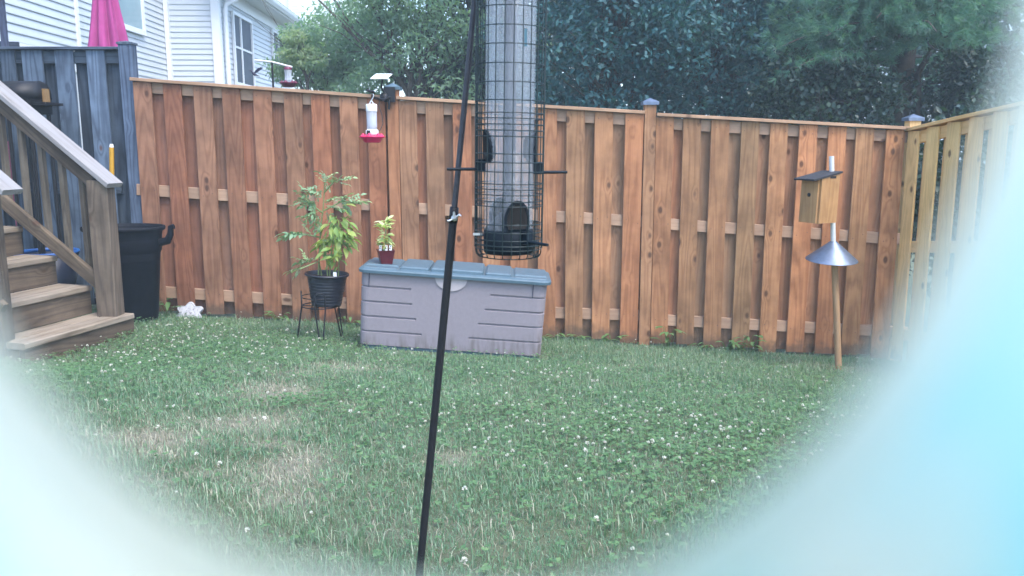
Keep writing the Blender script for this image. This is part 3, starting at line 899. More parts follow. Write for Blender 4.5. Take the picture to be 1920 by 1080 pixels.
def tree(name, label, px, Y, trunk_h, crown, clumps, leafs, lmat, bark, group='trees beyond the fence', trunk_r=.12, limbs=7, multi=1):
    """crown: centre (px, py) at Y plus radii; clumps: (count, radius, flatness, core); leafs: (per clump, L, W, droop, outward)"""
    cpx, cpy, rx, ry, rz_ = crown
    cc = at(cpx, cpy, Y)
    base = at(px, 300, Y); base.z = ground(base.x, 8)
    t = thing(name, label, 'tree', base, group)
    tips = []
    mb = MB()
    for m_ in range(multi):
        b = base + Vector((random.uniform(-.2, .2) * (multi > 1), random.uniform(-.2, .2) * (multi > 1), -.1))
        top = Vector((cc.x + random.uniform(-.35, .35) * rx * (multi > 1), cc.y, cc.z - rz_ * .2 + random.uniform(0, .5)))
        pts = [b.lerp(top, k / 5) + Vector((random.gauss(0, .05), random.gauss(0, .05), 0)) for k in range(6)]
        mb.tube(pts, [trunk_r * (1 - .1 * k) / (1 + .3 * (multi - 1)) for k in range(6)], 9)
        for k in range(limbs):
            f = random.uniform(.35, 1)
            q_ = pts[0].lerp(pts[-1], f) if True else None
            i = min(4, int(f * 5)); q_ = pts[i].lerp(pts[i + 1], f * 5 - i)
            tgt = Vector((cc.x + random.gauss(0, .6) * rx, cc.y + random.gauss(0, .6) * ry, cc.z + random.gauss(.1, .5) * rz_))
            dv = tgt - q_
            branch_mb(mb, q_, dv, dv.length * .8, trunk_r * .42, 5, 1, tips, .5)
    mb.build('trunk', bark, t, base)
    nc, cr, flat, core = clumps
    per, L, W, droop, outw = leafs
    U = rdir(nc) * (rng.uniform(core, 1, (nc, 1)) ** .6)
    c = U * np.array([rx, ry, rz_]) + np.array(cc)
    cs = cr * rng.uniform(.55, 1.3, nc)
    off = rdir(nc * per) * (rng.uniform(.15, 1, (nc * per, 1)) ** .5)
    k = np.repeat(np.arange(nc), per)
    P = c[k] + off * cs[k][:, None] * np.array([1, 1, flat])
    keep = P[:, 2] > base.z + .3
    P, off, k = P[keep], off[keep], k[keep]
    n = len(P)
    A = rdir(n) + off * outw + np.array([0, 0, -droop])
    tone = np.clip(.5 + .22 * rng.normal(size=nc)[k] + .16 * rng.normal(size=n), 0, 1)
    V, T, tn = leaves(P, A, rdir(n) * .8 + np.array([0, -.2, .8]), L * rng.uniform(.6, 1.3, n), W * rng.uniform(.7, 1.2, n), tone)
    link('crown', tri_mesh('crown', V - np.array(base), T, tn, lmat), None, t, Matrix.Translation(base))
    return t

M['leaf_locust'] = leafmat('pale_locust_leaf', [(0.145, 0.245, 0.19), (0.19, 0.30, 0.23), (0.25, 0.36, 0.245)], .6, .6)
M['leaf_gold'] = leafmat('yellowish_leaf', [(0.17, 0.26, 0.17), (0.23, 0.31, 0.20), (0.29, 0.36, 0.22)], .6, .6)
M['leaf_holly'] = leafmat('dark_holly_leaf', [(0.018, 0.072, 0.086), (0.030, 0.102, 0.114), (0.050, 0.132, 0.128)], .55, .25, .3)
M['leaf_maple'] = leafmat('deep_green_leaf', [(0.014, 0.034, 0.028), (0.024, 0.054, 0.040), (0.05, 0.085, 0.05)], .42, .25)
M['leaf_back'] = leafmat('dark_wood_leaf', [(0.014, 0.044, 0.046), (0.026, 0.070, 0.066), (0.05, 0.100, 0.075)], .45, .2)  # dark blue-green leaves of the far wood
M['leaf_pine'] = leafmat('blue_green_needles', [(0.055, 0.150, 0.125), (0.085, 0.20, 0.155), (0.13, 0.245, 0.165)], .5, .45)

G = 'trees beyond the fence'
tree('locust_tree', 'feathery pale green tree with sky gaps, left of the hanging feeder pole', 745, 13.0, 2, (800, 40, 1.45, 1.2, 2.1), (92, .50, .5, .15), (230, .095, .036, .55, .3), M['leaf_locust'], M['bark'], G, .10, 9, 3)
tree('locust_tree', 'lighter feathery tree right beside the white house eave', 640, 14.5, 2, (625, 105, .95, .9, .82), (52, .38, .5, .1), (190, .10, .042, .55, .3), M['leaf_locust'], M['bark'], G, .07, 7, 2)
tree('small_tree', 'small yellow-green leafy tree against the white siding and dark window', 565, 13.2, 2, (566, 118, .32, .35, .45), (13, .24, .55, .2), (170, .085, .036, .6, .3), M['leaf_gold'], M['bark'], G, .04, 4, 1)
tree('holly_tree', 'dark glossy holly tree just right of the hanging feeder', 1120, 10.5, 2, (1130, 30, 1.35, 1.0, 2.0), (115, .42, .8, .35), (200, .085, .042, .1, .6), M['leaf_holly'], M['dark_bark'], G, .09, 9, 2)
tree('holly_tree', 'dark glossy tree above the capped middle fence post', 1330, 11.0, 2, (1345, 20, 1.5, 1.1, 2.0), (120, .45, .8, .35), (200, .085, .042, .1, .6), M['leaf_holly'], M['dark_bark'], G, .09, 9, 2)
tree('leafy_tree', 'shadowy leafy tree filling the gap behind the caged feeder', 960, 13.5, 2, (930, 60, 1.2, 1.0, 2.0), (60, .55, .7, .3), (200, .10, .048, .3, .4), M['leaf_maple'], M['dark_bark'], G, .09, 8, 2)
tree('maple_tree', 'dark low leafy tree under the left side of the pine', 1640, 9.6, 2, (1560, 190, .95, .6, .50), (48, .28, .7, .2), (170, .07, .045, .2, .4), M['leaf_maple'], M['dark_bark'], G, .07, 6, 2)
tree('maple_tree', 'black-green leafy tree above the right corner of the fence', 1790, 10.2, 2, (1830, 165, .78, .7, .55), (50, .28, .7, .2), (180, .07, .045, .2, .4), M['leaf_maple'], M['dark_bark'], G, .07, 6, 2)
tree('shrub', 'dark shrub pressed behind the pale right-hand fence', 1850, 7.4, .3, (1840, 360, .8, .9, .9), (40, .35, .9, .2), (170, .08, .05, .2, .4), M['leaf_maple'], M['dark_bark'], G, .05, 5, 3)
# the wood behind them all reads as one mass
bx = [at(px, py, Y) for px, py, Y in ((1000, 60, 17), (1110, -10, 18), (1250, 60, 17), (1400, 20, 17), (1520, 60, 18), (930, 150, 19), (1200, -60, 19), (1560, -60, 19), (1700, -90, 18), (1850, -30, 19), (1860, 150, 17), (1620, 40, 18), (1760, 50, 18), (1680, -30, 17), (1500, 150, 16), (1330, 150, 16), (1120, 160, 16))]
Pl, Al, tl = [], [], []
for b in bx:
    for _ in range(26):
        small = b.z < 3.6
        c = np.array(b) + rdir(1)[0] * np.array([1.5, 1.0, 1.1 if small else 1.7]) * rng.uniform(.3, 1)
        o = rdir(110) * rng.uniform(.2, 1, (110, 1)) ** .5
        Pl.append(c + o * .6); Al.append(rdir(110) + o * .5); tl.append(np.clip(rng.normal(.5, .2) + .15 * rng.normal(size=110), 0, 1))
Pl, Al, tl = np.concatenate(Pl), np.concatenate(Al), np.concatenate(tl)
V, T, tn = leaves(Pl, Al, rdir(len(Pl)), .17 * rng.uniform(.6, 1.2, len(Pl)), .09, tl)
tag(link('woodland', tri_mesh('woodland', V, T, tn, M['leaf_back'])), 'dense dark wood far behind the fence and trees', 'woodland', kind='stuff')

# white pine: sweeping limbs with needle tufts
def pine(label, px, Y):
    base = at(px, 300, Y); base.z = ground(base.x, 8)
    t = thing('pine_tree', label, 'tree', base, G)
    mb = MB()
    top = base + Vector((.5, .1, 8.0))
    mb.tube([base, base.lerp(top, .3) + Vector((.05, 0, 0)), base.lerp(top, .6), top], [.16, .13, .10, .02], 9)
    # a second leaning stem seen under the branches
    mb.tube([base + Vector((.1, -.1, 0)), base + Vector((.45, -.2, 1.2)), at(1720, 140, Y - .2), at(1765, 60, Y - .3)], [.075, .05, .04, .02], 7)
    P, A = [], []
    limbs = []
    for k in range(46):
        ang = random.uniform(0, 2 * math.pi)
        z = random.uniform(2.2, 6.0)
        L = random.uniform(1.4, 2.7) * (1 - (z - 2.2) * .09)
        o = base.lerp(top, z / 8.0)
        limbs.append((o, Vector((math.cos(ang), math.sin(ang), 0)), L))
    for (tx, ty) in ((1480, 60), (1500, 120), (1520, 20), (1560, 150), (1570, 90), (1620, 100), (1650, 60), (1700, 85), (1760, 70), (1800, 110), (1850, 100), (1590, 40), (1680, 20), (1820, 40), (1740, 120), (1870, 60), (1480, 95), (1540, 60), (1620, 140), (1780, 20)):
        tgt = at(tx, ty, Y - random.uniform(.2, 1.4))
        o = base.lerp(top, min(.75, max(.28, (tgt.z - base.z + .2) / 8)))
        dv = tgt - o
        limbs.append((o, Vector((dv.x, dv.y, 0)).normalized(), dv.length * 1.15))
    for o, h, L in limbs:
        pts = [o + h * (L * f) + Vector((0, 0, .28 * math.sin(f * 2.6) * L * .35 - .10 * f * f * L)) for f in (0, .25, .5, .75, 1)]
        mb.tube(pts, [.03, .024, .018, .012, .005], 5)
        side = h.cross(Vector((0, 0, 1)))
        for j in range(int(L * 22)):
            f = random.uniform(.25, 1)
            i = min(3, int(f * 4)); b = pts[i].lerp(pts[i + 1], f * 4 - i)
            sl = random.uniform(.1, .5) * (1.25 - f) + .1
            e = b + side * random.choice((-1, 1)) * sl + h * sl * .8 + Vector((0, 0, random.uniform(-.12, .16)))
            for g in np.linspace(.35, 1, max(2, int(sl * 9))):
                P.append(b.lerp(e, g)); A.append((e - b).normalized())
    P = np.array([tuple(p) for p in P]); A = np.array([tuple(a) for a in A])
    per = 26
    k = np.repeat(np.arange(len(P)), per)
    n = len(k)
    D = unit(A[k] * .8 + rdir(n) * .75 + np.array([0, 0, -.15]))
    S = unit(np.cross(D, rdir(n))) * .0034
    Ln = rng.uniform(.07, .13, n)[:, None]
    p0 = P[k] + rdir(n) * .012
    V = np.stack([p0 - S, p0 + S, p0 + D * Ln], 1).reshape(-1, 3)
    tone = np.repeat(np.clip(.5 + .2 * rng.normal(size=len(P))[k] + .12 * rng.normal(size=n), 0, 1), 3)
    T = np.arange(n * 3).reshape(-1, 3)
    mb.build('trunk', M['dark_bark'], t, base)
    link('crown', tri_mesh('crown', V - np.array(base), T, tone, M['leaf_pine']), None, t, Matrix.Translation(base))
pine('soft blue-green pine with sweeping branches at upper right', 1650, 10.4)

# ------------------------------------------------------------------ wooden stairs
SU = Vector((0.26, 0.966, 0)).normalized()       # along the treads, away from the camera
SD = Vector((-0.966, 0.26, 0)).normalized()      # climbing direction
T0 = Vector((-2.595, 5.60, 0.385))               # far front corner of the lowest tread
SW, RUN, RISE = .92, .265, .195
stairs = thing('wooden_stairs', 'weathered wooden steps with handrails leading up at the left', 'stairs', (T0.x - .4, T0.y - .5, ground(T0.x - .4, T0.y - .5)))
for k in range(5):
    o = T0 + SD * (RUN * k) + Vector((0, 0, RISE * k))
    far_in = 0.0 if k == 0 else -.07
    for j, (a, w) in enumerate(((.0, .138), (.142, .138))):
        c = o + SD * (a + w / 2)
        kk = random.uniform(.9, 1.1)
        plank('tread', c + SU * (0 if k == 0 else far_in) - Vector((0, 0, .019)), c - SU * SW - Vector((0, 0, .019)), w, .038, M['tread'], stairs, face=(0, 0, 1), color=(kk, kk, kk, 1), ch=.006)
    r0 = o + SD * .035 + Vector((0, 0, -.039))
    h = RISE - .04 if k else .20
    kk = random.uniform(.8, 1.0)
    plank('riser', r0 + SU * (far_in + (.012 if k == 0 else 0)) - Vector((0, 0, h / 2)), r0 - SU * (SW - .01) - Vector((0, 0, h / 2)), h, .035, M['stair'], stairs, face=-SD, color=(kk, kk * .96, kk * .9, 1))
    if k == 0:
        for sgn in (-.01, -SW + .02):
            e = o + SU * sgn + SD * .06 - Vector((0, 0, .15))
            plank('side_board', e, e + SD * .24, .20, .035, M['stair'], stairs, face=SU, color=(.8, .78, .74, 1))
for side in (-.05, -SW + .05):
    a = T0 + SU * side + SD * .24 + Vector((0, 0, -.10)); b = T0 + SU * side + SD * (RUN * 5) + Vector((0, 0, RISE * 4 - .08))
    if side < -.5: plank('stringer', a, b, .24, .038, M['stair'], stairs, face=SU, color=(.8, .78, .74, 1))
slope = (SD * RUN + Vector((0, 0, RISE))).normalized()
for nm, side in (('far', -.09), ('near', -SW + .02)):
    b = T0 + SU * side + SD * .11
    L = 2.0
    zt = .94
    k1 = .95 if nm == 'far' else .8
    nb_ = b + (SD * .10 if nm == 'near' else SD * 0)
    plank('newel_post', (nb_.x, nb_.y, ground(b.x, b.y) - .1), (nb_.x, nb_.y, b.z + zt - .03), .135, .12, M['stair'], stairs, face=(.0, -1, 0), color=(k1, k1, k1, 1), ch=.006)
    up = slope.cross(SU); up = up if up.z > 0 else -up
    p0 = Vector((b.x, b.y, b.z + zt + .02)) - slope * .14
    plank('handrail', p0, p0 + slope * L, .14, .036, M['rail_top'], stairs, face=up, color=(1, 1, 1, 1), ch=.005)
    p1 = Vector((b.x, b.y, b.z + zt)) - up * .065 + SU * .0 + slope * .02
    plank('under_rail', p1, p1 + slope * (L - .1), .088, .036, M['stair'], stairs, face=-SU, color=(.9, .85, .8, 1))
    q0 = Vector((b.x, b.y, b.z + .18)) - SU * .02 + slope * .02
    plank('lower_rail', q0, q0 + slope * (L - .15), .088, .037, M['stair'], stairs, face=-SU, color=(1.1, 1.08, 1.0, 1), ch=.004)
    for j in range(9):
        s_ = .16 + j * .155
        c = Vector((b.x, b.y, b.z)) + SD * s_ + SU * .022 + Vector((0, 0, s_ * RISE / RUN))
        kk = random.uniform(.9, 1.15)
        if nm == 'near' and j < 2: continue
        plank('baluster', c + Vector((0, 0, .14)), c + Vector((0, 0, .91)), .036, .036, M['stair'], stairs, face=-SU, color=(kk * .92, kk, kk * 1.02, 1))

# ------------------------------------------------------------------ things behind the stairs
b = at(258, 612, 5.98); bc = Vector((-2.735, 6.16, ground(-2.7, 5.98)))
bc.x = at(231, 425, 6.16).x
bin_ = thing('trash_can', 'black open trash can with loop handle behind the stair post', 'trash can', bc)
hz = at(231, 424, 6.16).z - bc.z
sx, sy = 1.0, .80
Mt = Matrix.Translation(bc)
prof = [(.0, .0), (.195, .0), (.205, .02), (.250, hz * .72), (.262, hz * .74), (.268, hz * .86), (.272, hz * .955), (.295, hz * .96), (.30, hz * .985), (.296, hz), (.284, hz), (.277, hz * .96), (.25, hz * .7), (.19, .02), (0, .02)]
MB().lathe([(r, z) for r, z in prof], 40, bc, sx, sy).build('body', M['black_plastic'], bin_, bc)
hp = [bc + Vector((.27, -.02, hz * .83)), bc + Vector((.33, -.02, hz * .85)), bc + Vector((.355, -.02, hz * .92)), bc + Vector((.36, -.02, hz * .99)), bc + Vector((.385, -.02, hz * 1.0))]
mb = MB()
mb.tube(hp, [.03, .03, .025, .022, .02], 8)
mb.build('handle', M['black_plastic'], bin_, hp[2])

# blue bucket
kb = at(88, 470, 6.3)
bk = thing('bucket', 'dark tub with bright blue rim behind the stair balusters', 'bucket', (kb.x, 6.3, ground(kb.x, 6.3)))
gz = ground(kb.x, 6.3); hb = kb.z - gz
MB().lathe([(0, 0), (.15, 0), (.215, hb - .03), (.205, hb - .03), (.145, .012), (0, .012)], 32, (kb.x, 6.3, gz)).build('body', M['navy_plastic'], bk, (kb.x, 6.3, gz))
MB().lathe([(.206, hb - .029), (.218, hb - .029), (.226, hb - .012), (.222, hb), (.206, hb)], 32, (kb.x, 6.3, gz), closed=True).build('rim', M['blue_plastic'], bk, (kb.x, 6.3, kb.z))

# yellow handle leaning on the grey fence
p1 = at(209, 270, 6.52); p0 = Vector((p1.x - .06, 6.45, ground(p1.x, 6.45)))
yp = thing('broom', 'yellow broom handle with pale tip leaning between bin and grey fence', 'broom', p0)
d_ = (p1 - p0)
MB().tube([p0 + d_ * .12, p0 + d_ * .98], .018, 10).build('handle', M['yellow'], yp, p0)
MB().tube([p0 + d_ * .981, p1], [.017, .012], 10).build('tip', M['white_plastic'], yp, p1)
mb = MB()
mb.box((p0.x, p0.y, p0.z + .10), (.26, .05, .045))
bl = mb.build('brush_head', M['navy_plastic'], yp, p0)
mb = MB()
for i in range(60):
    x = p0.x + random.uniform(-.125, .125); y = p0.y + random.uniform(-.022, .022)
    mb.tube([(x, y, p0.z + .08), (x + random.uniform(-.01, .01), y, p0.z)], .002, 3)
tag(mb.build('bristles', M['black_plastic'], yp, p0), kind='stuff')
# dark red handle seen behind the near newel
p1 = at(18, 265, 6.5); p0 = Vector((p1.x + .08, 6.36, ground(p1.x, 6.4)))
rpole = thing('rake', 'dark red handled rake standing against the grey fence at far left', 'rake', p0)
d_ = p1 - p0
MB().tube([p0 + d_ * .06, p1], .015, 10).build('handle', M['red_pole'], rpole, p0)
mb = MB()
mb.tube([p0 + Vector((-.16, 0, .07)), p0 + Vector((.16, 0, .07))], .009, 6)
for i in range(9): mb.tube([p0 + Vector((-.16 + .04 * i, 0, .07)), p0 + Vector((-.16 + .04 * i, -.03, .005))], .004, 5)
mb.build('rake_head', M['black_metal'], rpole, p0)
# kettle-like dark grill behind the handrail
g0 = at(56, 186, 6.25)
gg = ground(g0.x, 6.25)
gr = thing('barbecue_grill', 'black hooded grill half hidden behind the stair handrail', 'grill', (g0.x, 6.25, gg))
mb = MB()
hood = []
for i in range(9):
    a = math.pi * i / 8
    hood.append((-.15 * math.cos(a), .13 * math.sin(a) ** .8))
vs = [(g0.x - .16, 6.25 + y, g0.z + z) for y, z in hood] + [(g0.x + .085, 6.25 + y, g0.z + z) for y, z in hood]
mb.add(vs, [(k, k + 1, 10 + k, 9 + k) for k in range(8)] + [tuple(range(9))[::-1], tuple(range(9, 18)), (0, 9, 17, 8)], True)
mb.build('hood', M['black_metal'], gr, g0)
mb = MB(); mb.box((g0.x - .02, 6.25, g0.z - .055), (.20, .29, .105)); fb = mb.build('firebox', M['black_metal'], gr, g0 - Vector((0, 0, .08)))
mb = MB(); mb.box((g0.x + .13, 6.25, g0.z - .035), (.095, .24, .02)); mb.build('side_shelf', M['black_metal'], gr, g0 + Vector((.2, 0, -.03)))
for dx in (-.10, .06):
    for dy in (-.12, .12):
        MB().tube([(g0.x + dx, 6.25 + dy, g0.z - .108), (g0.x + dx, 6.25 + dy, gg)], .014, 6).build('leg', M['black_metal'], gr, (g0.x + dx, 6.25 + dy, gg))
c0 = at(86, 177, 6.28); sz_ = g0.z - .0245
mb = MB(); mb.box((c0.x, 6.28, sz_ + .05), (.028, .05, .10))
tag(mb.build('carton', M['brown_box'], None, (c0.x, 6.28, sz_)), 'small tan and orange carton standing on the grill shelf', 'carton')

# closed umbrella on the neighbour's deck
uy = 8.3
u0 = at(205, 96, uy); u1 = at(206, -140, uy)
ub = thing('patio_umbrella', 'folded magenta patio umbrella in front of the white house', 'umbrella', (u0.x, uy, ground(u0.x, 8)))
mb = MB()
nseg, nh = 96, 22
vs = []
zb_, zt_ = u0.z - .06, u1.z - .05
for i in range(nh + 1):
    f = i / nh
    rad = .165 * (1 - f) + .012
    for k in range(nseg):
        a = 2 * math.pi * k / nseg
        fold = 1 + .20 * math.sin(8 * a + 1.2 * math.sin(3 * f) + .5) + .07 * math.sin(15 * a + 2) 
        r = rad * fold * (.97 + .03 * math.sin(9 * f + a * 3))
        vs.append((u0.x + r * math.cos(a), uy + r * math.sin(a), zb_ + (zt_ - zb_) * f + .03 * math.sin(8 * a) * (1 - f)))
fs = [(i * nseg + k, i * nseg + (k + 1) % nseg, (i + 1) * nseg + (k + 1) % nseg, (i + 1) * nseg + k) for i in range(nh) for k in range(nseg)]
mb.add(vs, fs + [tuple(nh * nseg + k for k in range(nseg))], True)
mb.build('canopy', M['umbrella'], ub, (u0.x, uy, zb_))
MB().tube([(u0.x, uy, ground(u0.x, 8)), (u0.x, uy, zb_ + .3)], .022, 10).build('pole', M['black_metal'], ub, (u0.x, uy, zb_))
MB().lathe([(0, 0), (.24, 0), (.24, .05), (.05, .09), (.03, .3), (0, .3)], 24, (u0.x, uy, ground(u0.x, 8))).build('base', M['black_metal'], ub, (u0.x, uy, ground(u0.x, 8)))

# ------------------------------------------------------------------ second nectar feeder in the neighbour's yard
def nectar_dish(parent, c, s, mat, flowers=True):
    """red dish with flower ports; c = centre of the base plane, s = dish radius"""
    prof = [(0, -.42 * s), (.55 * s, -.42 * s), (.62 * s, -.38 * s), (.80 * s, -.10 * s), (1.0 * s, .0), (1.0 * s, .05 * s), (.80 * s, .06 * s), (.45 * s, .12 * s), (0, .12 * s)]
    dsh = MB().lathe(prof, 28, c).build('dish', mat, parent, c)
    if flowers:
        for k in range(6):
            a = k * math.pi / 3 + .35
            fc = Vector(c) + Vector((.70 * s * math.cos(a), .70 * s * math.sin(a), .07 * s))
            mb = MB()
            mb.lathe([(0, .22 * s), (.06 * s, .20 * s), (.12 * s, .10 * s), (.13 * s, 0)], 8, fc)
            for j in range(5):
                b_ = j * 2 * math.pi / 5
                mb.lathe([(.0, .10 * s), (.07 * s, .06 * s), (.085 * s, 0)], 6, fc + Vector((.13 * s * math.cos(b_), .13 * s * math.sin(b_), 0)))
            mb.build('flower_port', mat, dsh, fc)
    return dsh
ny = 7.6
n0 = at(541, 156, ny); sc_ = F / ny
f2 = thing('hummingbird_feeder', 'small nectar feeder with dull red cap beyond the fence top', 'bird feeder', n0)
nectar_dish(f2, n0, 17 / sc_, M['wine_plastic'], True)
MB().lathe([(0, 0), (7 / sc_, 0), (6.5 / sc_, 4 / sc_), (6 / sc_, 12 / sc_), (6.5 / sc_, 18 / sc_), (6.5 / sc_, 21 / sc_), (0, 21 / sc_)], 20, n0 + Vector((0, 0, 3 / sc_))).build('bottle', M['bottle'], f2, n0)
MB().lathe([(7.2 / sc_, 0), (7.2 / sc_, 2 / sc_), (5 / sc_, 5 / sc_), (0, 6 / sc_)], 20, n0 + Vector((0, 0, 23.9 / sc_))).build('cap', M['wine_plastic'], f2, n0)
hk = at(542, 124, ny)
MB().tube([n0 + Vector((0, 0, 29 / sc_)), hk], .003, 6).build('hanger', M['black_metal'], f2, hk)
pp = at(510, 117, ny)
ph_ = thing('feeder_pole', 'thin black pole with pale cross arm beyond the fence', 'pole', (pp.x, ny, ground(pp.x, 8)))
MB().tube([(pp.x, ny, ground(pp.x, 8)), pp], .009, 8).build('shaft', M['black_metal'], ph_, pp)
e0, e1 = at(478, 113, ny), at(548, 126, ny)
e0 = Vector((e0.x, ny, e0.z)); e1 = Vector((e1.x, ny, e1.z))
MB().tube([e0, pp + Vector((0, 0, .004)), e1], .009, 8).build('cross_arm', M['white_pipe'], ph_, pp)

# hovering hummingbird
hb_ = at(476, 138, ny)
def bird():
    t = thing('hummingbird', 'dark hummingbird hovering with raised wing near the white siding', 'bird', hb_)
    u = 1 / sc_
    mb = MB()
    P_ = lambda x, y, z=0: hb_ + Vector((x * u, z * u, -y * u))
    mb.tube([P_(-7.0, -5.2), P_(-5.6, -5.4), P_(-4, -4.6), P_(-2.6, -2.2), P_(-.2, 0.2), P_(2.4, 2.0), P_(5, 2.6), P_(7.4, 3.8)], [.4 * u, 1.3 * u, 1.9 * u, 1.6 * u, 2.6 * u, 2.5 * u, 1.3 * u, .9 * u], 10)
    mb.tube([P_(-6.8, -5.3), P_(-9.2, -5.9), P_(-11.6, -6.6)], [.35 * u, .25 * u, .1 * u], 6)
    mb.add([P_(6, 2.2, -1), P_(6, 3.6, 1), P_(10.5, 5.2, 1.2), P_(10.8, 4.4, -1.2)], [(0, 1, 2, 3), (3, 2, 1, 0)])
    body = mb.build('body', M['bird'], t, hb_)
    for zz in (-1.6, 1.6):
        mb = MB()
        prof = [(0, 0, 1.2), (3, -2.6, 2.6), (7, -5.6, 3.0), (11, -8.0, 2.4), (14.5, -10, .4)]
        top = [P_(1.2 + x - w * .35, -1 + y - w * .55, zz * (1 + x * .12)) for x, y, w in prof]
        bot = [P_(1.2 + x + w * .35, -1 + y + w * .55, zz * (1 + x * .12) + .2) for x, y, w in prof]
        vs = top + bot + [v + Vector((0, .35 * u, 0)) for v in top + bot]
        n = 5
        fs = [(k, k + 1, n + k + 1, n + k) for k in range(4)] + [(2 * n + k, 3 * n + k, 3 * n + k + 1, 2 * n + k + 1) for k in range(4)]
        fs += [(k, 2 * n + k, 2 * n + k + 1, k + 1) for k in range(4)] + [(n + k, n + k + 1, 3 * n + k + 1, 3 * n + k) for k in range(4)] + [(0, n, 3 * n, 2 * n), (4, 14, 19, 9)]
        mb.add(vs, fs)
        mb.build('wing', M['bird'], t, top[0])
bird()

# ------------------------------------------------------------------ nearer nectar feeder on its fence-post bracket
yb = 6.12
c0 = at(698, 257, yb); k6 = F / yb; px_ = 1 / k6
f1 = thing('hummingbird_feeder', 'nectar feeder with bright pink dish and white cap hanging in front of the fence', 'bird feeder', c0)
nectar_dish(f1, c0, 24 * px_, M['pink_plastic'], True)
MB().lathe([(0, 0), (12 * px_, 0), (11.5 * px_, 9 * px_), (9.5 * px_, 10 * px_), (9.5 * px_, 11 * px_), (0, 11 * px_)], 24, c0 + Vector((0, 0, 3.2 * px_))).build('collar', M['white_plastic'], f1, c0)
MB().lathe([(9.3 * px_, 0), (9.6 * px_, 4 * px_), (9.6 * px_, 31 * px_), (9.2 * px_, 33 * px_), (8.9 * px_, 31 * px_), (8.9 * px_, 1 * px_)], 24, c0 + Vector((0, 0, 14.3 * px_)), closed=True).build('bottle', M['bottle'], f1, c0)
MB().lathe([(0, 0), (8.8 * px_, 0), (8.8 * px_, 21 * px_), (0, 21 * px_)], 20, c0 + Vector((0, 0, 14.5 * px_))).build('nectar', plain('clear_nectar', (0.42, 0.45, 0.50), 0.2, 0, .1, 20, 0), f1, c0)
MB().lathe([(9.8 * px_, 0), (10.2 * px_, 1 * px_), (10.2 * px_, 12 * px_), (9.4 * px_, 13.4 * px_), (0, 13.6 * px_)], 24, c0 + Vector((0, 0, 46 * px_))).build('cap', M['white_plastic'], f1, c0)
mb = MB(); mb.box((c0.x - 4.5 * px_, yb - 11.9 * px_, c0.z + 8.6 * px_), (6.5 * px_, 3 * px_, 7 * px_)); cb_ = mb.build('camera_window', M['black_metal'], f1, c0)
hook = [c0 + Vector((x * px_, 0, z * px_)) for x, z in ((-4, 59), (0, 66), (3, 70), (4.5, 74), (3.5, 79), (1, 81.5), (-.5, 79.5))]
MB().tube(hook, 1.1 * px_, 8).build('hook', M['zinc'], f1, hook[0])
MB().tube([c0 + Vector((5 * px_, 0, 59 * px_)), c0 + Vector((0, 0, 66 * px_))], 1.0 * px_, 8).build('hook_brace', M['zinc'], f1, hook[0])
# bracket and solar panel
pc = at(733, 178, FY)
br = thing('feeder_bracket', 'black bracket with curled arm and hanging tail clamped to the capped post', 'bracket', (pc.x, FY - .02, pc.z))
fr_ = FY - .016
mb = MB(); mb.box((pc.x - .005, fr_ - .02, pc.z), (.085, .03, .11)); mb.build('clamp', M['black_metal'], br, pc)
tipb = hook[5]
arm = [Vector((pc.x, fr_ - .03, pc.z - .02)), Vector((pc.x - .05, fr_ - .12, pc.z - .045)), Vector((pc.x - .10, fr_ - .25, pc.z - .03)), tipb + Vector((.015, .0, -.004)), tipb + Vector((-.03, -.03, .012))]
MB().tube(arm, .011, 8).build('arm', M['black_metal'], br, arm[0])
tl_ = at(729, 205, FY - .06)
MB().tube([Vector((pc.x - .01, fr_ - .035, pc.z - .03)), Vector((pc.x - .005, fr_ - .045, pc.z - .08)), tl_], [.012, .009, .008], 8).build('tail', M['black_metal'], br, tl_)
MB().lathe([(0, -.015), (.028, -.015), (.032, 0), (.028, .015), (0, .015)], 14, (0, 0, 0), M=Matrix.Translation((pc.x - .045, fr_ - .05, pc.z - .015)) @ Matrix.Rotation(R(70), 4, 'X')).build('knob', M['black_metal'], br, pc)
sp_ = at(715, 144, fr_ - .06)
neck = [Vector((pc.x - .03, fr_ - .035, pc.z + .0)), Vector((pc.x - .06, fr_ - .06, pc.z + .05)), sp_ - Vector((-.01, 0, .01))]
so = thing('solar_panel', 'small tilted solar panel shining white above the fence-post bracket', 'solar panel', sp_)
MB().tube(neck, .007, 6).build('neck', M['black_metal'], so, neck[0])
mb = MB()
w_, d__ = .125, .13
pv = [Vector((-w_ / 2 - .012, -d__ / 2, -.022)), Vector((w_ / 2 - .012, -d__ / 2, -.022)), Vector((w_ / 2 + .012, d__ / 2, .022)), Vector((-w_ / 2 + .012, d__ / 2, .022))]
pn = Vector((0, -.32, .95)) * .006
mb.add([sp_ + v for v in pv] + [sp_ + v + pn for v in pv], [(3, 2, 1, 0), (4, 5, 6, 7), (0, 1, 5, 4), (1, 2, 6, 5), (2, 3, 7, 6), (3, 0, 4, 7)])
mb.build('frame', M['white_plastic'], so, sp_)
mb = MB()
pn2 = Vector((0, -.32, .95)) * .0085
mb.add([sp_ + v * .92 + pn for v in pv] + [sp_ + v * .92 + pn2 for v in pv], [(4, 5, 6, 7), (0, 1, 5, 4), (1, 2, 6, 5), (2, 3, 7, 6), (3, 0, 4, 7)])
mb.build('panel_face', plain('glossy_panel', (0.70, 0.71, 0.72), 0.12, 0, .03, 10, 0, .9), so, sp_)
cab = [Vector((pc.x - .07, fr_ - .05, pc.z - .02)), at(710, 198, 6.3), at(716, 215, 6.25), at(718, 232, 6.2), at(713, 244, 6.14), Vector((c0.x + .03, yb - .02, c0.z + .04))]
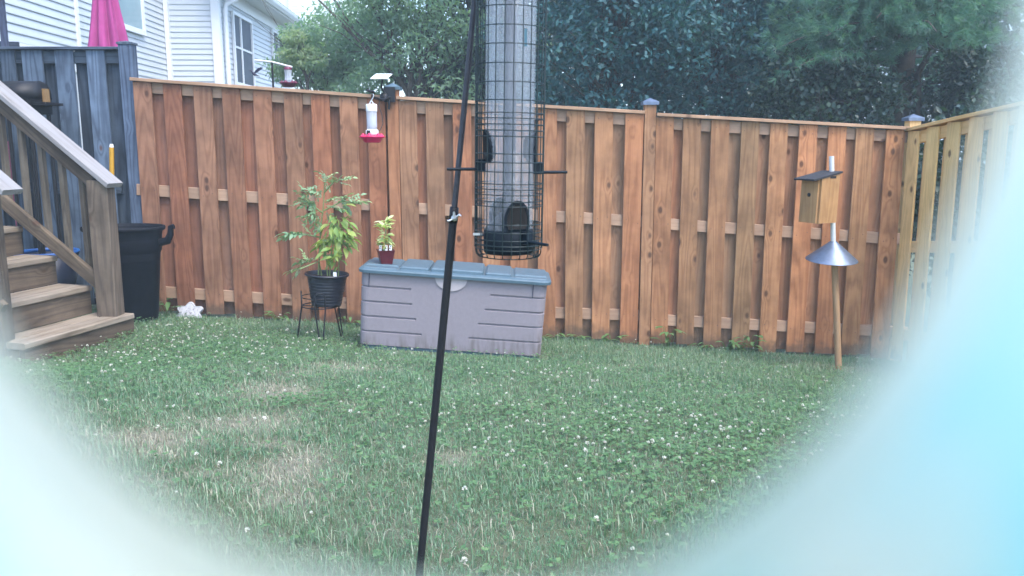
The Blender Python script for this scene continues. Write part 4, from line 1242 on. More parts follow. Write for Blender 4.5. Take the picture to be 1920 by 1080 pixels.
tag(MB().tube(cab, .0028, 6).build('cable', M['black_metal'], None, cab[0]), 'thin dark cable looping from the bracket down to the pink feeder', 'cable')

# ------------------------------------------------------------------ storage box
gl, gr_ = ground_hit(672, 650), ground_hit(1012, 675)
BY = (gl.y + gr_.y) / 2 - .02
pl_, pr_ = at(672, 652, BY), at(1014, 676, BY)
BW = pr_.x - pl_.x
tilt = math.atan2(pr_.z - pl_.z, BW)
BD = .43
HB = at(676, 513, BY).z - at(672, 652, BY).z
HB = HB - .005
box_o = Vector((pl_.x, BY, pl_.z - .008))
RB = Matrix.Translation(box_o) @ Matrix.Rotation(-tilt, 4, 'Y')     # local: x along front, y depth, z up
box = thing('storage_box', 'taupe plastic storage box with grooved sides and slate blue lid by the fence', 'storage box', box_o)
def rrect(x0, x1, y0, y1, r, nseg=5, extra=()):
    """front-left corner first, counter clockwise seen from above; extra = x positions on the front edge"""
    pts = []
    fx = sorted([x0 + r] + [e for e in extra if x0 + r < e < x1 - r] + [x1 - r])
    pts += [(x, y0) for x in fx]
    for (cx, cy, a0) in ((x1 - r, y0 + r, -90), (x1 - r, y1 - r, 0), (x0 + r, y1 - r, 90), (x0 + r, y0 + r, 180)):
        for k in range(1, nseg + 1):
            a = R(a0 + 90 * k / nseg)
            pts.append((cx + r * math.cos(a), cy + r * math.sin(a)))
        if a0 != 180:
            nxt = {-90: (x1, y1 - r), 0: (x0 + r, y1), 90: (x0, y0 + r)}[a0]
            pts.append(nxt)
    return pts[:-1]
Z0 = .035
zfr = (.79, .59, .39, .185)
gl_end = (.27, .28, .305, .34); gr_st = (.70, .675, .645, .60)
rows = [(Z0, None)]
for zf, le, rs_ in sorted(zip(zfr, gl_end, gr_st)):
    z = Z0 + HB * zf
    rows += [(z - .008, None), (z - .0035, (le, rs_)), (z + .0035, (le, rs_)), (z + .008, None)]
rows += [(Z0 + HB, None)]
extra = []
for e in list(gl_end) + list(gr_st): extra += [BW * e - .003, BW * e + .003]
per_ = rrect(0, BW, 0, BD, .055, 5, extra)
mb = MB()
vs = []
cxm, cym = BW / 2, BD / 2
for z, gv in rows:
    tp = 1 + .012 * (z - Z0) / HB
    for (x, y) in per_:
        X = cxm + (x - cxm) * tp; Y = cym + (y - cym) * tp
        if gv:
            on_front = y < .03
            ing = (x < BW * gv[0]) or (x > BW * gv[1])
            if ing:
                if on_front: Y += .011
                else:
                    dx, dy = cxm - X, cym - Y
                    if x > BW - .03: X -= .011
                    elif x < .03: X += .011
                    else: Y -= .011
        vs.append(RB @ Vector((X, Y, z)))
np_ = len(per_)
fs = [(i * np_ + k, i * np_ + (k + 1) % np_, (i + 1) * np_ + (k + 1) % np_, (i + 1) * np_ + k) for i in range(len(rows) - 1) for k in range(np_)]
mb.add(vs, fs)
body = mb.build('body', M['box'], box, box_o)
# corner seams on the front, half-moon grip
for x in (.052, BW - .085):
    mb = MB(); mb.box((0, 0, 0), (.004, .004, HB * .2), RB @ Matrix.Translation((x, -.0075, Z0 + HB * .895))); mb.build('corner_seam', M['navy_plastic'], body, RB @ Vector((x, 0, Z0 + HB * .9)))
mb = MB()
hc_ = (BW * .485, -.012, Z0 + HB * .985)
arc = [(hc_[0] + .105 * math.cos(a), hc_[2] + .085 * math.sin(a)) for a in np.linspace(math.pi, 2 * math.pi, 15)]
v0 = [RB @ Vector((x, -.010, z)) for x, z in arc] + [RB @ Vector((x, .02, z)) for x, z in arc]
mb.add(v0, [tuple(range(15))] + [(k, 15 + k, 16 + k, k + 1) for k in range(14)])
mb.build('grip', M['box_handle'], body, RB @ Vector(hc_))
# plinth
pb = rrect(.012, BW - .012, .012, BD - .012, .045)
mb = MB(); n_ = len(pb)
mb.add([RB @ Vector((x, y, -.10)) for x, y in pb] + [RB @ Vector((x, y, Z0 - .001)) for x, y in pb], [(k, (k + 1) % n_, n_ + (k + 1) % n_, n_ + k) for k in range(n_)] + [tuple(range(n_))[::-1], tuple(range(n_, 2 * n_))])
mb.build('plinth', M['lid'], box, box_o)
# lid
def lid_layers(layers, x0, x1, y0, y1, r, name, parent, mat=M['lid']):
    mb = MB(); rings = []
    for ins, z in layers:
        rings.append([RB @ Vector((x, y, Z0 + HB + z)) for x, y in rrect(x0 + ins, x1 - ins, y0 + ins, y1 - ins * .5, max(.008, r - ins * .5))])
    n = len(rings[0]); mb.add([v for r_ in rings for v in r_], [(i * n + k, i * n + (k + 1) % n, (i + 1) * n + (k + 1) % n, (i + 1) * n + k) for i in range(len(rings) - 1) for k in range(n)] + [tuple(range(n))[::-1], tuple(range((len(rings) - 1) * n, len(rings) * n))])
    return mb.build(name, mat, parent, RB @ Vector(((x0 + x1) / 2, y0, Z0 + HB)))
lid = lid_layers([(.0, -.008), (-.002, .010), (.004, .016), (.03, .022)], -.022, BW + .030, -.03, BD + .01, .06, 'lid', box)
for xa, xb, h_, f_ in ((.0, .235, .032, .10), (.243, .44, .040, .03), (.447, .80, .046, .018), (.808, .99, .040, .03), (.998, BW + .012, .032, .09)):
    xa, xb = xa * BW / 1.22, (xb * BW / 1.22 if xb < 1.1 else xb)
    lid_layers([(.0, .010), (.002, h_ - .008), (.012, h_)], xa + .002, xb - .002, f_, BD - .02, .012, 'lid_panel', lid)
    if f_ > .05: lid_layers([(.0, .010), (.003, .022), (.006, .026)], xa + .004, xb - .004, .0, f_ - .008, .01, 'lid_step', lid)

# ------------------------------------------------------------------ leaf shapes for the potted plants
def leaf_shape(L, W, curl=.25, n=5):
    """one simple leaf: pointed oval, folded at the midrib and drooping; along +X"""
    vs, fs = [], []
    for i in range(n + 1):
        f = i / n
        w = W / 2 * math.sin(math.pi * min(1, f * .98 + .02)) ** .8 * (1 - .25 * f)
        x = L * f; z = -curl * L * f * f
        vs += [(x, -w, z + w * .35), (x, 0, z), (x, w, z + w * .35)]
    for i in range(n):
        for j in range(2):
            a = i * 3 + j
            fs.append((a, a + 1, a + 4, a + 3))
    return vs, fs
def compound_shape(L, nl, lw):
    """pinnate leaf: rachis with paired leaflets"""
    mb = MB()
    mb.tube([(0, 0, 0), (L * .5, 0, -.01), (L, 0, -.05 * L - .01)], [.002, .0016, .001], 4)
    for i in range(nl):
        f = .25 + .75 * i / (nl - 1)
        for sgn in ((1, -1) if i < nl - 1 else (0,)):
            l_ = lw * (1.25 if i == nl - 1 else random.uniform(.75, 1.1))
            vs, fs = leaf_shape(l_, l_ * .55, random.uniform(.1, .5), 3)
            a = R(random.uniform(45, 70)) * sgn
            M_ = Matrix.Translation((L * f, 0, -.05 * L * f)) @ Matrix.Rotation(a, 4, 'Z') @ Matrix.Rotation(random.uniform(-.3, .5), 4, 'X')
            mb.add([M_ @ Vector(v) for v in vs], fs, True)
    return mb
def tone_mesh(mb, mat, tone, name='leaf'):
    me = mb.mesh(name)
    at_ = me.attributes.new('tone', 'FLOAT', 'POINT')
    at_.data.foreach_set('value', np.full(len(me.vertices), tone, np.float32))
    me.materials.append(mat)
    return me
M['leaf_tomato'] = leafmat('tomato_leaf', [(0.14, 0.25, 0.14), (0.21, 0.33, 0.17), (0.30, 0.42, 0.19)], .5, .25)
M['leaf_pepper'] = leafmat('pepper_leaf', [(0.12, 0.22, 0.05), (0.20, 0.31, 0.075), (0.33, 0.40, 0.11)], .42, .3)
M['leaf_basil'] = leafmat('basil_leaf', [(0.34, 0.42, 0.14), (0.46, 0.53, 0.22), (0.58, 0.63, 0.34)], .45, .35)
M['leaf_weed'] = leafmat('weed_leaf', [(0.06, 0.13, 0.04), (0.10, 0.19, 0.06), (0.16, 0.25, 0.10)], .5, .25)
tom_meshes = [tone_mesh(compound_shape(random.uniform(.12, .19), random.randint(4, 5), random.uniform(.045, .062)), M['leaf_tomato'], t) for t in (.15, .4, .5, .7, .95)]
pep_meshes = []
for t in (.1, .35, .5, .7, .9, 1.0):
    mb = MB(); L = random.uniform(.06, .088); vs, fs = leaf_shape(L, L * random.uniform(.44, .58), random.uniform(.2, .5)); mb.add(vs, fs, True)
    mb.tube([(-.02, 0, .004), (0, 0, 0)], .0016, 4)
    pep_meshes.append(tone_mesh(mb, M['leaf_pepper'], t))
bas_meshes = []
for t in (.2, .5, .8, 1.0):
    mb = MB(); L = random.uniform(.05, .07); vs, fs = leaf_shape(L, L * .5, random.uniform(-.1, .5)); mb.add(vs, fs, True)
    bas_meshes.append(tone_mesh(mb, M['leaf_basil'], t))

def place_leaf(me, p, d, parent, s=1.0, roll=0.0):
    d = Vector(d).normalized()
    z = Vector((0, 0, 1)) - d * d.z
    if z.length < .1: z = Vector((0, -1, 0)) - d * -d.y
    z.normalize(); y = z.cross(d).normalized()
    Mx = Matrix((d, y, z)).transposed().to_4x4() @ Matrix.Rotation(roll, 4, 'X') @ Matrix.Scale(s, 4)
    Mx.translation = Vector(p)
    return link('leaf', me, None, parent, Mx)

# ------------------------------------------------------------------ wire stand, pot and plants
pg = ground_hit(606, 634)
PY = pg.y
kp = F / PY
st_c = Vector((at(600, 570, PY).x, PY, 0))
zr = at(600, 573, PY).z
gz = ground(st_c.x, PY)
stand = thing('plant_stand', 'thin black wire plant stand under the tomato pot', 'plant stand', (st_c.x, PY, gz))
RS = 34 / kp
tl = -.03
def ring(r, z, n=40, tilt_=tl):
    return [Vector((st_c.x + r * math.cos(2 * math.pi * k / n), PY + r * math.sin(2 * math.pi * k / n), z + tilt_ * r * math.cos(2 * math.pi * k / n))) for k in range(n + 1)]
MB().tube(ring(RS, zr), .0045, 6, False).build('ring', M['black_metal'], stand, (st_c.x, PY, zr))
MB().tube(ring(RS, zr + .065), .0035, 6, False).build('ring', M['black_metal'], stand, (st_c.x, PY, zr))
MB().tube([Vector((st_c.x - RS, PY, zr)), Vector((st_c.x + RS, PY, zr - .005))], .004, 6).build('cross_wire', M['black_metal'], stand, (st_c.x, PY, zr))
MB().tube([Vector((st_c.x, PY - RS, zr)), Vector((st_c.x, PY + RS, zr))], .004, 6).build('cross_wire', M['black_metal'], stand, (st_c.x, PY, zr))
for a in (R(195), R(283), R(40)):
    c_, s_ = math.cos(a), math.sin(a)
    tcs = Vector((-s_, c_, 0))
    o = Vector((st_c.x + RS * c_, PY + RS * s_, zr))
    foot = Vector((st_c.x + RS * 1.3 * c_, PY + RS * 1.3 * s_, 0)); foot.z = ground(foot.x, foot.y)
    pts = [foot - tcs * .012, o - tcs * .035 + Vector((0, 0, 0)), o - tcs * .035 + Vector((0, 0, .085)), o - tcs * .02 + Vector((0, 0, .105)), o + tcs * .02 + Vector((0, 0, .105)), o + tcs * .035 + Vector((0, 0, .085)), o + tcs * .035, foot + tcs * .012]
    MB().tube(pts, .005, 6).build('leg', M['black_metal'], stand, foot)
pz = zr + .006
ptop = at(614, 512, PY).z
pot_x = at(611, 540, PY).x
plant = thing('potted_plant', 'tall tomato and pepper plants in a dark ribbed pot on the wire stand', 'potted plant', (pot_x, PY, pz))
hp_ = ptop - pz
rt, rb_ = 41 / kp, 28 / kp
prof = [(0, 0), (rb_, 0)]
for i in range(9):
    f = (i + .5) / 9.5
    r = rb_ + (rt * .90 - rb_) * f
    prof += [(r, hp_ * f * .9), (r + .002, hp_ * (f + .03) * .9), (r + .002, hp_ * (f + .06) * .9), (r + .0005, hp_ * (f + .075) * .9)]
prof += [(rt * .93, hp_ * .93), (rt, hp_ * .935), (rt * 1.02, hp_ * .96), (rt, hp_), (rt * .94, hp_), (rt * .92, hp_ * .93), (rb_ * .9, .02), (0, .02)]
Mp = Matrix.Translation((pot_x, PY, pz)) @ Matrix.Rotation(.055, 4, 'Y')
MB().lathe(prof, 36, (0, 0, 0), smooth=True, M=Mp).build('pot', M['pot'], plant, (pot_x, PY, pz))
MB().lathe([(0, hp_ * .90), (rt * .91, hp_ * .88)], 24, (0, 0, 0), M=Mp).build('soil', M['soil'], plant, (pot_x, PY, pz + hp_ * .9))
def pp_(px, py, dy=0): return at(px, py, PY + dy)
tomato_stems = [[(597, 515, 0), (599, 470, .02), (601, 430, .02), (606, 390, .03), (609, 345, .03), (612, 332, .02)], [(603, 516, -.03), (598, 490, -.06), (578, 498, -.1), (562, 505, -.13)],
                [(606, 400, .03), (585, 385, -.02), (572, 372, -.05)], [(609, 360, .03), (622, 345, 0), (632, 335, -.02)], [(607, 395, .03), (640, 378, .03), (668, 378, .03)], [(600, 445, .02), (575, 440, -.03), (548, 436, -.06)]]
for stp in tomato_stems:
    pts = [pp_(*q) for q in stp]
    MB().tube(pts, [.006 * (1 - .1 * i) for i in range(len(pts))], 6).build('stem', M['stem'], plant, pts[0])
pepper_stems = [[(618, 517, -.04), (620, 480, -.05), (626, 450, -.05), (634, 420, -.05)], [(624, 517, -.02), (632, 480, -.02), (645, 450, -.03), (655, 430, -.03)], [(614, 517, -.05), (612, 480, -.08), (606, 450, -.1)], [(634, 520, 0), (636, 490, 0), (628, 455, 0)]]
for stp in pepper_stems:
    pts = [pp_(*q) for q in stp]
    MB().tube(pts, [.005 * (1 - .12 * i) for i in range(len(pts))], 6).build('stem', M['stem'], plant, pts[0])
TL = [(609, 340, -60, .6), (612, 332, 30, .55), (615, 330, 150, .5), (632, 338, 15, .55), (640, 335, 10, .6), (600, 348, 190, .7), (598, 352, 215, .7), (605, 360, 170, .8), (577, 365, 120, .7), (574, 375, 200, .75), (585, 370, 220, .8), (590, 380, 250, .8), (608, 376, 20, .8), (615, 385, 340, .8),
      (622, 378, 30, .85), (640, 380, 5, .9), (655, 380, 10, .8), (600, 395, 200, .9), (592, 400, 190, .8), (604, 402, 215, .8), (640, 370, 300, .7), (575, 440, 170, .95), (560, 440, 185, .8), (590, 442, 160, .8), (598, 448, 340, .7), (572, 498, 200, .8), (580, 492, 150, .8), (592, 486, 190, .8),
      (600, 480, 10, .6), (606, 474, 40, .6), (565, 505, 230, .6), (612, 345, 100, .5), (628, 345, 60, .5), (603, 412, 250, .6), (588, 387, 140, .7), (618, 395, 290, .7)]
for x, y, ang, s_ in TL + [(x + random.uniform(-7, 7), y + random.uniform(-7, 7), a + random.uniform(-50, 50), s * .8) for x, y, a, s in TL]:
    d = Vector((math.cos(R(ang)), random.uniform(-.6, .3), math.sin(R(ang)) * .8))
    place_leaf(random.choice(tom_meshes), pp_(x, y, random.uniform(-.06, .06)), d, plant, s_ * random.uniform(.78, 1.02), random.uniform(-.7, .7))
for i in range(125):
    f = random.random()
    ce = [(630, 425), (640, 430), (650, 432), (618, 448), (632, 455), (612, 470), (625, 475), (650, 445), (640, 410)][i % 9]
    x, y = ce[0] + random.gauss(0, 9), ce[1] + random.gauss(0, 10)
    if y > 485: continue
    d = Vector(((x - 628) / 22 + random.gauss(0, .45), random.uniform(-.7, .4), random.uniform(-.95, .15)))
    place_leaf(random.choice(pep_meshes), pp_(x, y, random.uniform(-.12, .05)), d, plant, random.uniform(.75, 1.05), random.uniform(-.6, .6))
for x, y in ((620, 495), (628, 492), (640, 488), (612, 490), (634, 500)):
    place_leaf(random.choice(pep_meshes), pp_(x, y, -.05), (random.uniform(-1, 1), -.4, -.3), plant, .7)
mb = MB(); q_ = pp_(628, 516, -.12); mb.box((q_.x, q_.y, q_.z + .005), (.022, .002, .03)); mb.build('plant_label', M['white_plastic'], plant, q_)

# ------------------------------------------------------------------ basil on the box
by_ = BY + .17
bz = at(724, 498, by_)
lz = (RB @ Vector((bz.x - box_o.x, .17, Z0 + HB + .0325))).z
kb_ = F / by_
bas = thing('potted_herb', 'small dark red pot of pale basil on the left end of the box lid', 'potted plant', (bz.x, by_, lz))
h6 = 25 / kb_
vs, fs = [], []
for r, z in ((10.5 / kb_, 0), (15.5 / kb_, h6), (16.2 / kb_, h6), (16.2 / kb_, h6 + .006), (14.6 / kb_, h6 + .006), (14 / kb_, h6 - .012)):
    for sx_, sy_ in ((-1, -1), (1, -1), (1, 1), (-1, 1)):
        a = R(18); x, y = sx_ * r * .95, sy_ * r * .95
        vs.append((bz.x + x * math.cos(a) - y * math.sin(a), by_ + x * math.sin(a) + y * math.cos(a), lz + z))
for i in range(5):
    for k in range(4): fs.append((i * 4 + k, i * 4 + (k + 1) % 4, (i + 1) * 4 + (k + 1) % 4, (i + 1) * 4 + k))
MB().add(vs, fs + [(3, 2, 1, 0), (20, 21, 22, 23)]).build('pot', M['red_pot'], bas, (bz.x, by_, lz))
for dx, rot in ((-9, .2), (2, -.1), (10, .1)):
    mb = MB(); mb.box((0, 0, 0), (.017, .0015, .04), Matrix.Translation((bz.x + dx / kb_, by_ - 6 / kb_, lz + h6 + .018)) @ Matrix.Rotation(rot, 4, 'Z'))
    tg = mb.build('plant_label', M['white_plastic'], bas, (bz.x + dx / kb_, by_, lz + h6))
    mb = MB()
    for j in range(2): mb.box((0, -.0012, .012 - .012 * j), (.004 + .003 * j, .001, .008), Matrix.Translation((bz.x + dx / kb_ - .003 * j, by_ - 6 / kb_, lz + h6 + .018)) @ Matrix.Rotation(rot, 4, 'Z'))
    mb.build('print', M['navy_plastic'], tg, (bz.x + dx / kb_, by_, lz + h6))
for i in range(95):
    f = random.random()
    hz_ = h6 + .02 + .19 * f
    sp = (.026 if f < .55 else .036)
    a = random.uniform(0, 6.28)
    p = Vector((bz.x + sp * math.cos(a) * random.random(), by_ + sp * math.sin(a) * random.random(), lz + hz_))
    d = Vector((math.cos(a), math.sin(a), random.uniform(-.1, 1.1) if f > .5 else random.uniform(-.6, .5)))
    place_leaf(random.choice(bas_meshes), p, d, bas, random.uniform(.65, 1.0), random.uniform(-.5, .5))
MB().tube([(bz.x, by_, lz + h6 - .012), (bz.x + .005, by_, lz + h6 + .15)], .004, 6).build('stem', M['stem'], bas, (bz.x, by_, lz + h6))

# ------------------------------------------------------------------ birdhouse on a leaning pole with a cone baffle
g0 = ground_hit(1575, 694)
BYH = g0.y
base = Vector((g0.x, BYH, ground(g0.x, BYH)))
topw = at(1564, 474, BYH); topp = at(1559, 293, BYH)
bpole = thing('birdhouse_pole', 'leaning wooden pole with white pipe top and grey metal cone baffle', 'pole', base)
kh = F / BYH
MB().tube([base - Vector((0, 0, .1)), base.lerp(topw, .5) + Vector((-.004, 0, 0)), topw], 6.2 / kh, 12).build('stake', M['pole_wood'], bpole, base)
MB().tube([topw - Vector((0, 0, .05)), topp], 4.6 / kh, 12).build('pipe', M['white_pipe'], bpole, topw)
cz = at(1563, 452, BYH); cb2 = at(1563, 487, BYH)
MB().lathe([(5.2 / kh, 0), (47 / kh, cb2.z - cz.z), (47.5 / kh, cb2.z - cz.z - .003), (46.4 / kh, cb2.z - cz.z - .003), (5.0 / kh, -.004)], 40, (0, 0, 0), M=Matrix.Translation(cz) @ Matrix.Rotation(.10, 4, 'X') @ Matrix.Rotation(-.0, 4, 'Y')).build('baffle', M['galv'], bpole, cz)
bc_ = at(1538, 372, BYH - .06)
bh = thing('birdhouse', 'pine birdhouse with sloping black roof on the leaning pole', 'birdhouse', bc_)
ang = R(-58)      # the front faces left, the side faces the camera
RH = Matrix.Translation(bc_ + Vector((.0, .02, 0))) @ Matrix.Rotation(.02, 4, 'Y') @ Matrix.Rotation(ang, 4, 'Z')
# local: front looks to -Y, right side +X ; size w (x) .15, d (y) .17, front height .28, back .34
w2_, d2_, hf, hb2 = .135, .185, .300, .335
zb2 = -.165
def bpanel(name, vs4, nrm, th=.016, mat=M['house_wood'], par=bh):
    mb = MB(); nv = Vector(nrm) * th
    a = [Vector(v) for v in vs4]
    mb.add([RH @ v for v in a] + [RH @ (v + nv) for v in a], [(3, 2, 1, 0), (4, 5, 6, 7), (0, 1, 5, 4), (1, 2, 6, 5), (2, 3, 7, 6), (3, 0, 4, 7)])
    cc_ = RH @ (sum(a, Vector()) / 4)
    return mb.build(name, mat, par, cc_)
hx, hy = w2_ / 2, d2_ / 2
fp = bpanel('front_board', [(-hx, -hy, zb2), (hx, -hy, zb2), (hx, -hy, zb2 + hf), (-hx, -hy, zb2 + hf)], (0, -1, 0))
bpanel('side_board', [(-hx, hy, zb2), (-hx, -hy, zb2), (-hx, -hy, zb2 + hf), (-hx, hy, zb2 + hb2)], (-1, 0, 0))
sb_ = bpanel('side_board', [(hx, -hy, zb2), (hx, hy, zb2), (hx, hy, zb2 + hb2), (hx, -hy, zb2 + hf)], (1, 0, 0))
bpanel('back_board', [(hx, hy, zb2), (-hx, hy, zb2), (-hx, hy, zb2 + hb2), (hx, hy, zb2 + hb2)], (0, 1, 0))
bpanel('floor_board', [(-hx, -hy, zb2 + .005), (hx, -hy, zb2 + .005), (hx, hy, zb2 + .005), (-hx, hy, zb2 + .005)], (0, 0, 1), .014)
bpanel('roof', [(-hx - .012, -hy - .085, zb2 + hf - .013), (hx + .022, -hy - .085, zb2 + hf - .013), (hx + .022, hy + .02, zb2 + hb2 + .006), (-hx - .012, hy + .02, zb2 + hb2 + .006)], (0, -.2, .98), .012, M['roof_black'])
Mh = RH @ Matrix.Translation((0, -hy - .0165, zb2 + .19)) @ Matrix.Rotation(R(90), 4, 'X')
MB().lathe([(0, 0), (.0135, 0), (.0135, .002), (0, .002)], 20, (0, 0, 0), M=Mh).build('entrance_shade_disc', M['hole_shade'], fp, Mh.to_translation())  # dark disc on the board, painted as the shade of the entrance
mb = MB(); mb.box((0, 0, 0), (.003, .06, .015), RH @ Matrix.Translation((hx + .0165, .02, zb2 + hf + .012))); mb.build('vent_shade_strip', M['hole_shade'], sb_, RH @ Vector((hx, .02, zb2 + hf)))  # dark strip on the side board, painted as the shade of a slot

# ------------------------------------------------------------------ scalloped white stone
sc0 = ground_hit(353, 594)
sp2 = at(353, 592, sc0.y)
ks = F / sc0.y
stn = thing('garden_stone', 'white speckled flower-shaped stone leaning against the fence', 'garden stone', (sp2.x, sc0.y, ground(sp2.x, sc0.y)))
Ms = Matrix.Translation((sp2.x, sc0.y + .03, ground(sp2.x, sc0.y) + 6 / ks)) @ Matrix.Rotation(R(62), 4, 'X')
n_ = 80
prof_r = lambda a: (24 / ks) * (1 + .17 * math.cos(6 * (a - .5)) ) * (1 + .0 * a)
vs = []
layers = ((0, -.012), (1.0, -.012), (1.0, .004), (.97, .012), (.88, .016), (.84, .012), (.5, .014), (.0, .014))
for f, z in layers:
    for k in range(n_):
        a = 2 * math.pi * k / n_
        vs.append(Ms @ Vector((prof_r(a) * f * math.cos(a), prof_r(a) * f * .8 * math.sin(a), z)))
fs = [(i * n_ + k, i * n_ + (k + 1) % n_, (i + 1) * n_ + (k + 1) % n_, (i + 1) * n_ + k) for i in range(len(layers) - 1) for k in range(n_)]
MB().add(vs, fs, False).build('slab', M['stone'], stn, Ms.to_translation())
mb = MB()
for i in range(34):
    a, f = random.uniform(0, 6.28), random.uniform(.05, .78)
    c = Ms @ Vector((prof_r(a) * f * math.cos(a), prof_r(a) * f * .8 * math.sin(a), .014))
    mb.lathe([(random.uniform(.0025, .006), 0), (0, .003)], 6, c)
tag(mb.build('flecks', M['stone_spot'], stn, Ms.to_translation()), kind='stuff')

# ------------------------------------------------------------------ shepherd's hook
HY = 1.55
kk_ = F / HY
a1 = at(786, 1080, HY); a2 = at(851, 400, HY); a3 = at(888, 20, HY)
dirp = (a2 - a1).normalized()
pb_ = a1.copy()
while pb_.z > ground(pb_.x, pb_.y) - .12: pb_ -= dirp * .01
hookp = thing('shepherd_hook', 'tall black shepherd hook pole leaning across the middle foreground', 'pole', (pb_.x, HY, ground(pb_.x, HY)))
MB().tube([pb_, a2 + dirp * .012], 7.6 / kk_, 16).build('lower_tube', M['black_metal'], hookp, pb_)
FX, FYD = at(957, 200, 1.5).x, 1.5
up_ = (a3 - a2).normalized()
tz = a3 + up_ * .42
pts = [a2 - dirp * .10, a2, a3, a3 + up_ * .2, tz]
for a in np.linspace(math.pi, 0.0, 9)[1:]:
    pts.append(Vector(((tz.x + FX) / 2 + (FX - tz.x) / 2 * math.cos(a), HY + (FYD - HY) * (1 - (1 + math.cos(a)) / 2) * -1 + (FYD - HY), tz.z + .07 * math.sin(a))))
for i in range(5, len(pts)):
    t = (i - 4) / (len(pts) - 5)
    pts[i].y = HY + (FYD - HY) * t
endp = pts[-1] - Vector((0, 0, .07))
pts.append(endp)
pts.append(endp + Vector((.012, 0, -.014))); pts.append(endp + Vector((.03, 0, -.004)))
MB().tube(pts, 5.4 / kk_, 12).build('upper_rod', M['hook_metal'], hookp, a3)
cl = a2 - dirp * .006
Mc = Matrix((Vector((1, 0, 0)) - dirp * dirp.x, Vector((0, 1, 0)), dirp)).transposed().to_4x4(); Mc.translation = cl
cl_o = MB().lathe([(7.7 / kk_, -.012), (8.6 / kk_, -.012), (8.6 / kk_, .017), (6 / kk_, .0175)], 16, (0, 0, 0), M=Mc).build('collar', M['black_metal'], hookp, cl)
sc_p = cl + Vector((.002, -.010, -.002))
mb = MB()
mb.lathe([(0, -.003), (.0058, -.003), (.0062, 0), (.0045, .004), (0, .005)], 12, (0, 0, 0), M=Matrix.Translation(sc_p) @ Matrix.Rotation(R(90), 4, 'X'))
for s_ in (-1, 1):
    mb.tube([sc_p + Vector((.004 * s_, -.002, .002 * s_)), sc_p + Vector((.010 * s_, -.004, .006 * s_ + .001)), sc_p + Vector((.013 * s_, -.005, .004 * s_))], [.003, .0034, .002], 8, True, .6)
mb.tube([sc_p + Vector((-.0, -.004, .002)), sc_p + Vector((.0, -.005, .012))], [.0028, .002], 8)
mb.build('wing_screw', M['zinc'], cl_o, sc_p)

# ------------------------------------------------------------------ caged tube feeder
cb0 = at(953, 478, FYD)
FXc = cb0.x
kf = F / FYD
feeder = thing('bird_feeder', 'tall clear tube feeder in a dark green wire cage, hanging in the foreground', 'bird feeder', (FXc, FYD, cb0.z))
lean = (at(959, 0, FYD) - at(953, 478, FYD)); lean = lean / lean.z
def fz(py): return at(955, py, FYD).z
def fc(z): return Vector((FXc, FYD, 0)) + Vector((lean.x, 0, 0)) * (z - cb0.z) + Vector((0, 0, z))
CR = 62 / kf
tilt2 = -.020
def cage_ring(z, r, n=48):
    c = fc(z)
    return [c + Vector((r * math.cos(2 * math.pi * k / n), r * math.sin(2 * math.pi * k / n), tilt2 * r * math.cos(2 * math.pi * k / n))) for k in range(n + 1)]
top_z_ = fz(0) + .16
botz = fz(476)
cage = link('cage', MB().tube(cage_ring(fz(456), CR), .0011, 6, False).mesh('wire'), M['wire'], feeder, Matrix.Identity(4))
rys = [-105, -70, -35, 0 - 0, 19, 54, 88, 123, 157, 190, 213, 223, 234, 245, 256, 288, 304, 321, 343, 353, 363, 375, 384, 417, 432, 446]
rys = [-125, -90, -52, -16, 19, 54, 88, 123, 157, 190, 213, 223, 234, 245, 256, 288, 304, 321, 343, 353, 363, 375, 384, 417, 432, 446]
for y in rys:
    MB().tube(cage_ring(fz(y), CR), .00098, 5, False).build('wire_ring', M['wire'], cage, fc(fz(y)))
MB().tube(cage_ring(botz + .012, CR * .995), .0010, 5, False).build('wire_ring', M['wire'], cage, fc(botz))
MB().tube(cage_ring(botz - .004, CR * .80), .0010, 5, False).build('wire_ring', M['wire'], cage, fc(botz))
for k in range(24):
    a = 2 * math.pi * (k + .35) / 24
    ca, sa = math.cos(a), math.sin(a)
    P_ = lambda z, r: fc(z) + Vector((r * ca, r * sa, tilt2 * r * ca))
    pts = [P_(top_z_, CR), P_(fz(240), CR), P_(botz + .007, CR), P_(botz + .001, CR * .975), P_(botz - .003, CR * .92), P_(botz - .004, CR * .78)]
    MB().tube(pts, .00098, 5).build('upright_wire', M['wire'], cage, P_(botz, CR))
for s_ in (-1, 1):
    P_ = lambda z: fc(z) + Vector((s_ * (CR + .001), .004, tilt2 * CR * s_))
    MB().tube([P_(top_z_), P_(botz + .012)], .0016, 6).build('side_rod', M['wire'], cage, P_(botz))
TR = 46 / kf
zc, zt2 = fz(436), top_z_ - .01
MB().lathe([(TR, 0), (TR, zt2 - zc), (TR - .0018, zt2 - zc), (TR - .0018, 0)], 40, (0, 0, 0), closed=True, M=Matrix.Translation(fc(zc)) @ Matrix.Rotation(math.atan(lean.x), 4, 'Y')).build('tube', M['tube'], feeder, fc(zc))
MB().tube([fc(fz(430)), fc(zt2)], 11 / kf, 14).build('centre_rod', glass_mat('smoky_rod', (0.04, 0.045, 0.07), 0.3, 0.92, 0.1), feeder, fc(zc))
MB().lathe([(0, fz(474) - zc), (TR * .96, fz(474) - zc), (TR * 1.03, fz(470) - zc), (TR * 1.03, .004), (TR * .5, .03), (0, .05)], 40, (0, 0, 0), M=Matrix.Translation(fc(zc))).build('base_cup', M['dark_plastic'], feeder, fc(zc))
MB().lathe([(CR * 1.08, 0), (CR * 1.08, .012), (CR * .9, .03), (.02, .055), (0, .055)], 40, (0, 0, 0), M=Matrix.Translation(fc(top_z_ - .002))).build('cap', M['dark_plastic'], feeder, fc(top_z_))
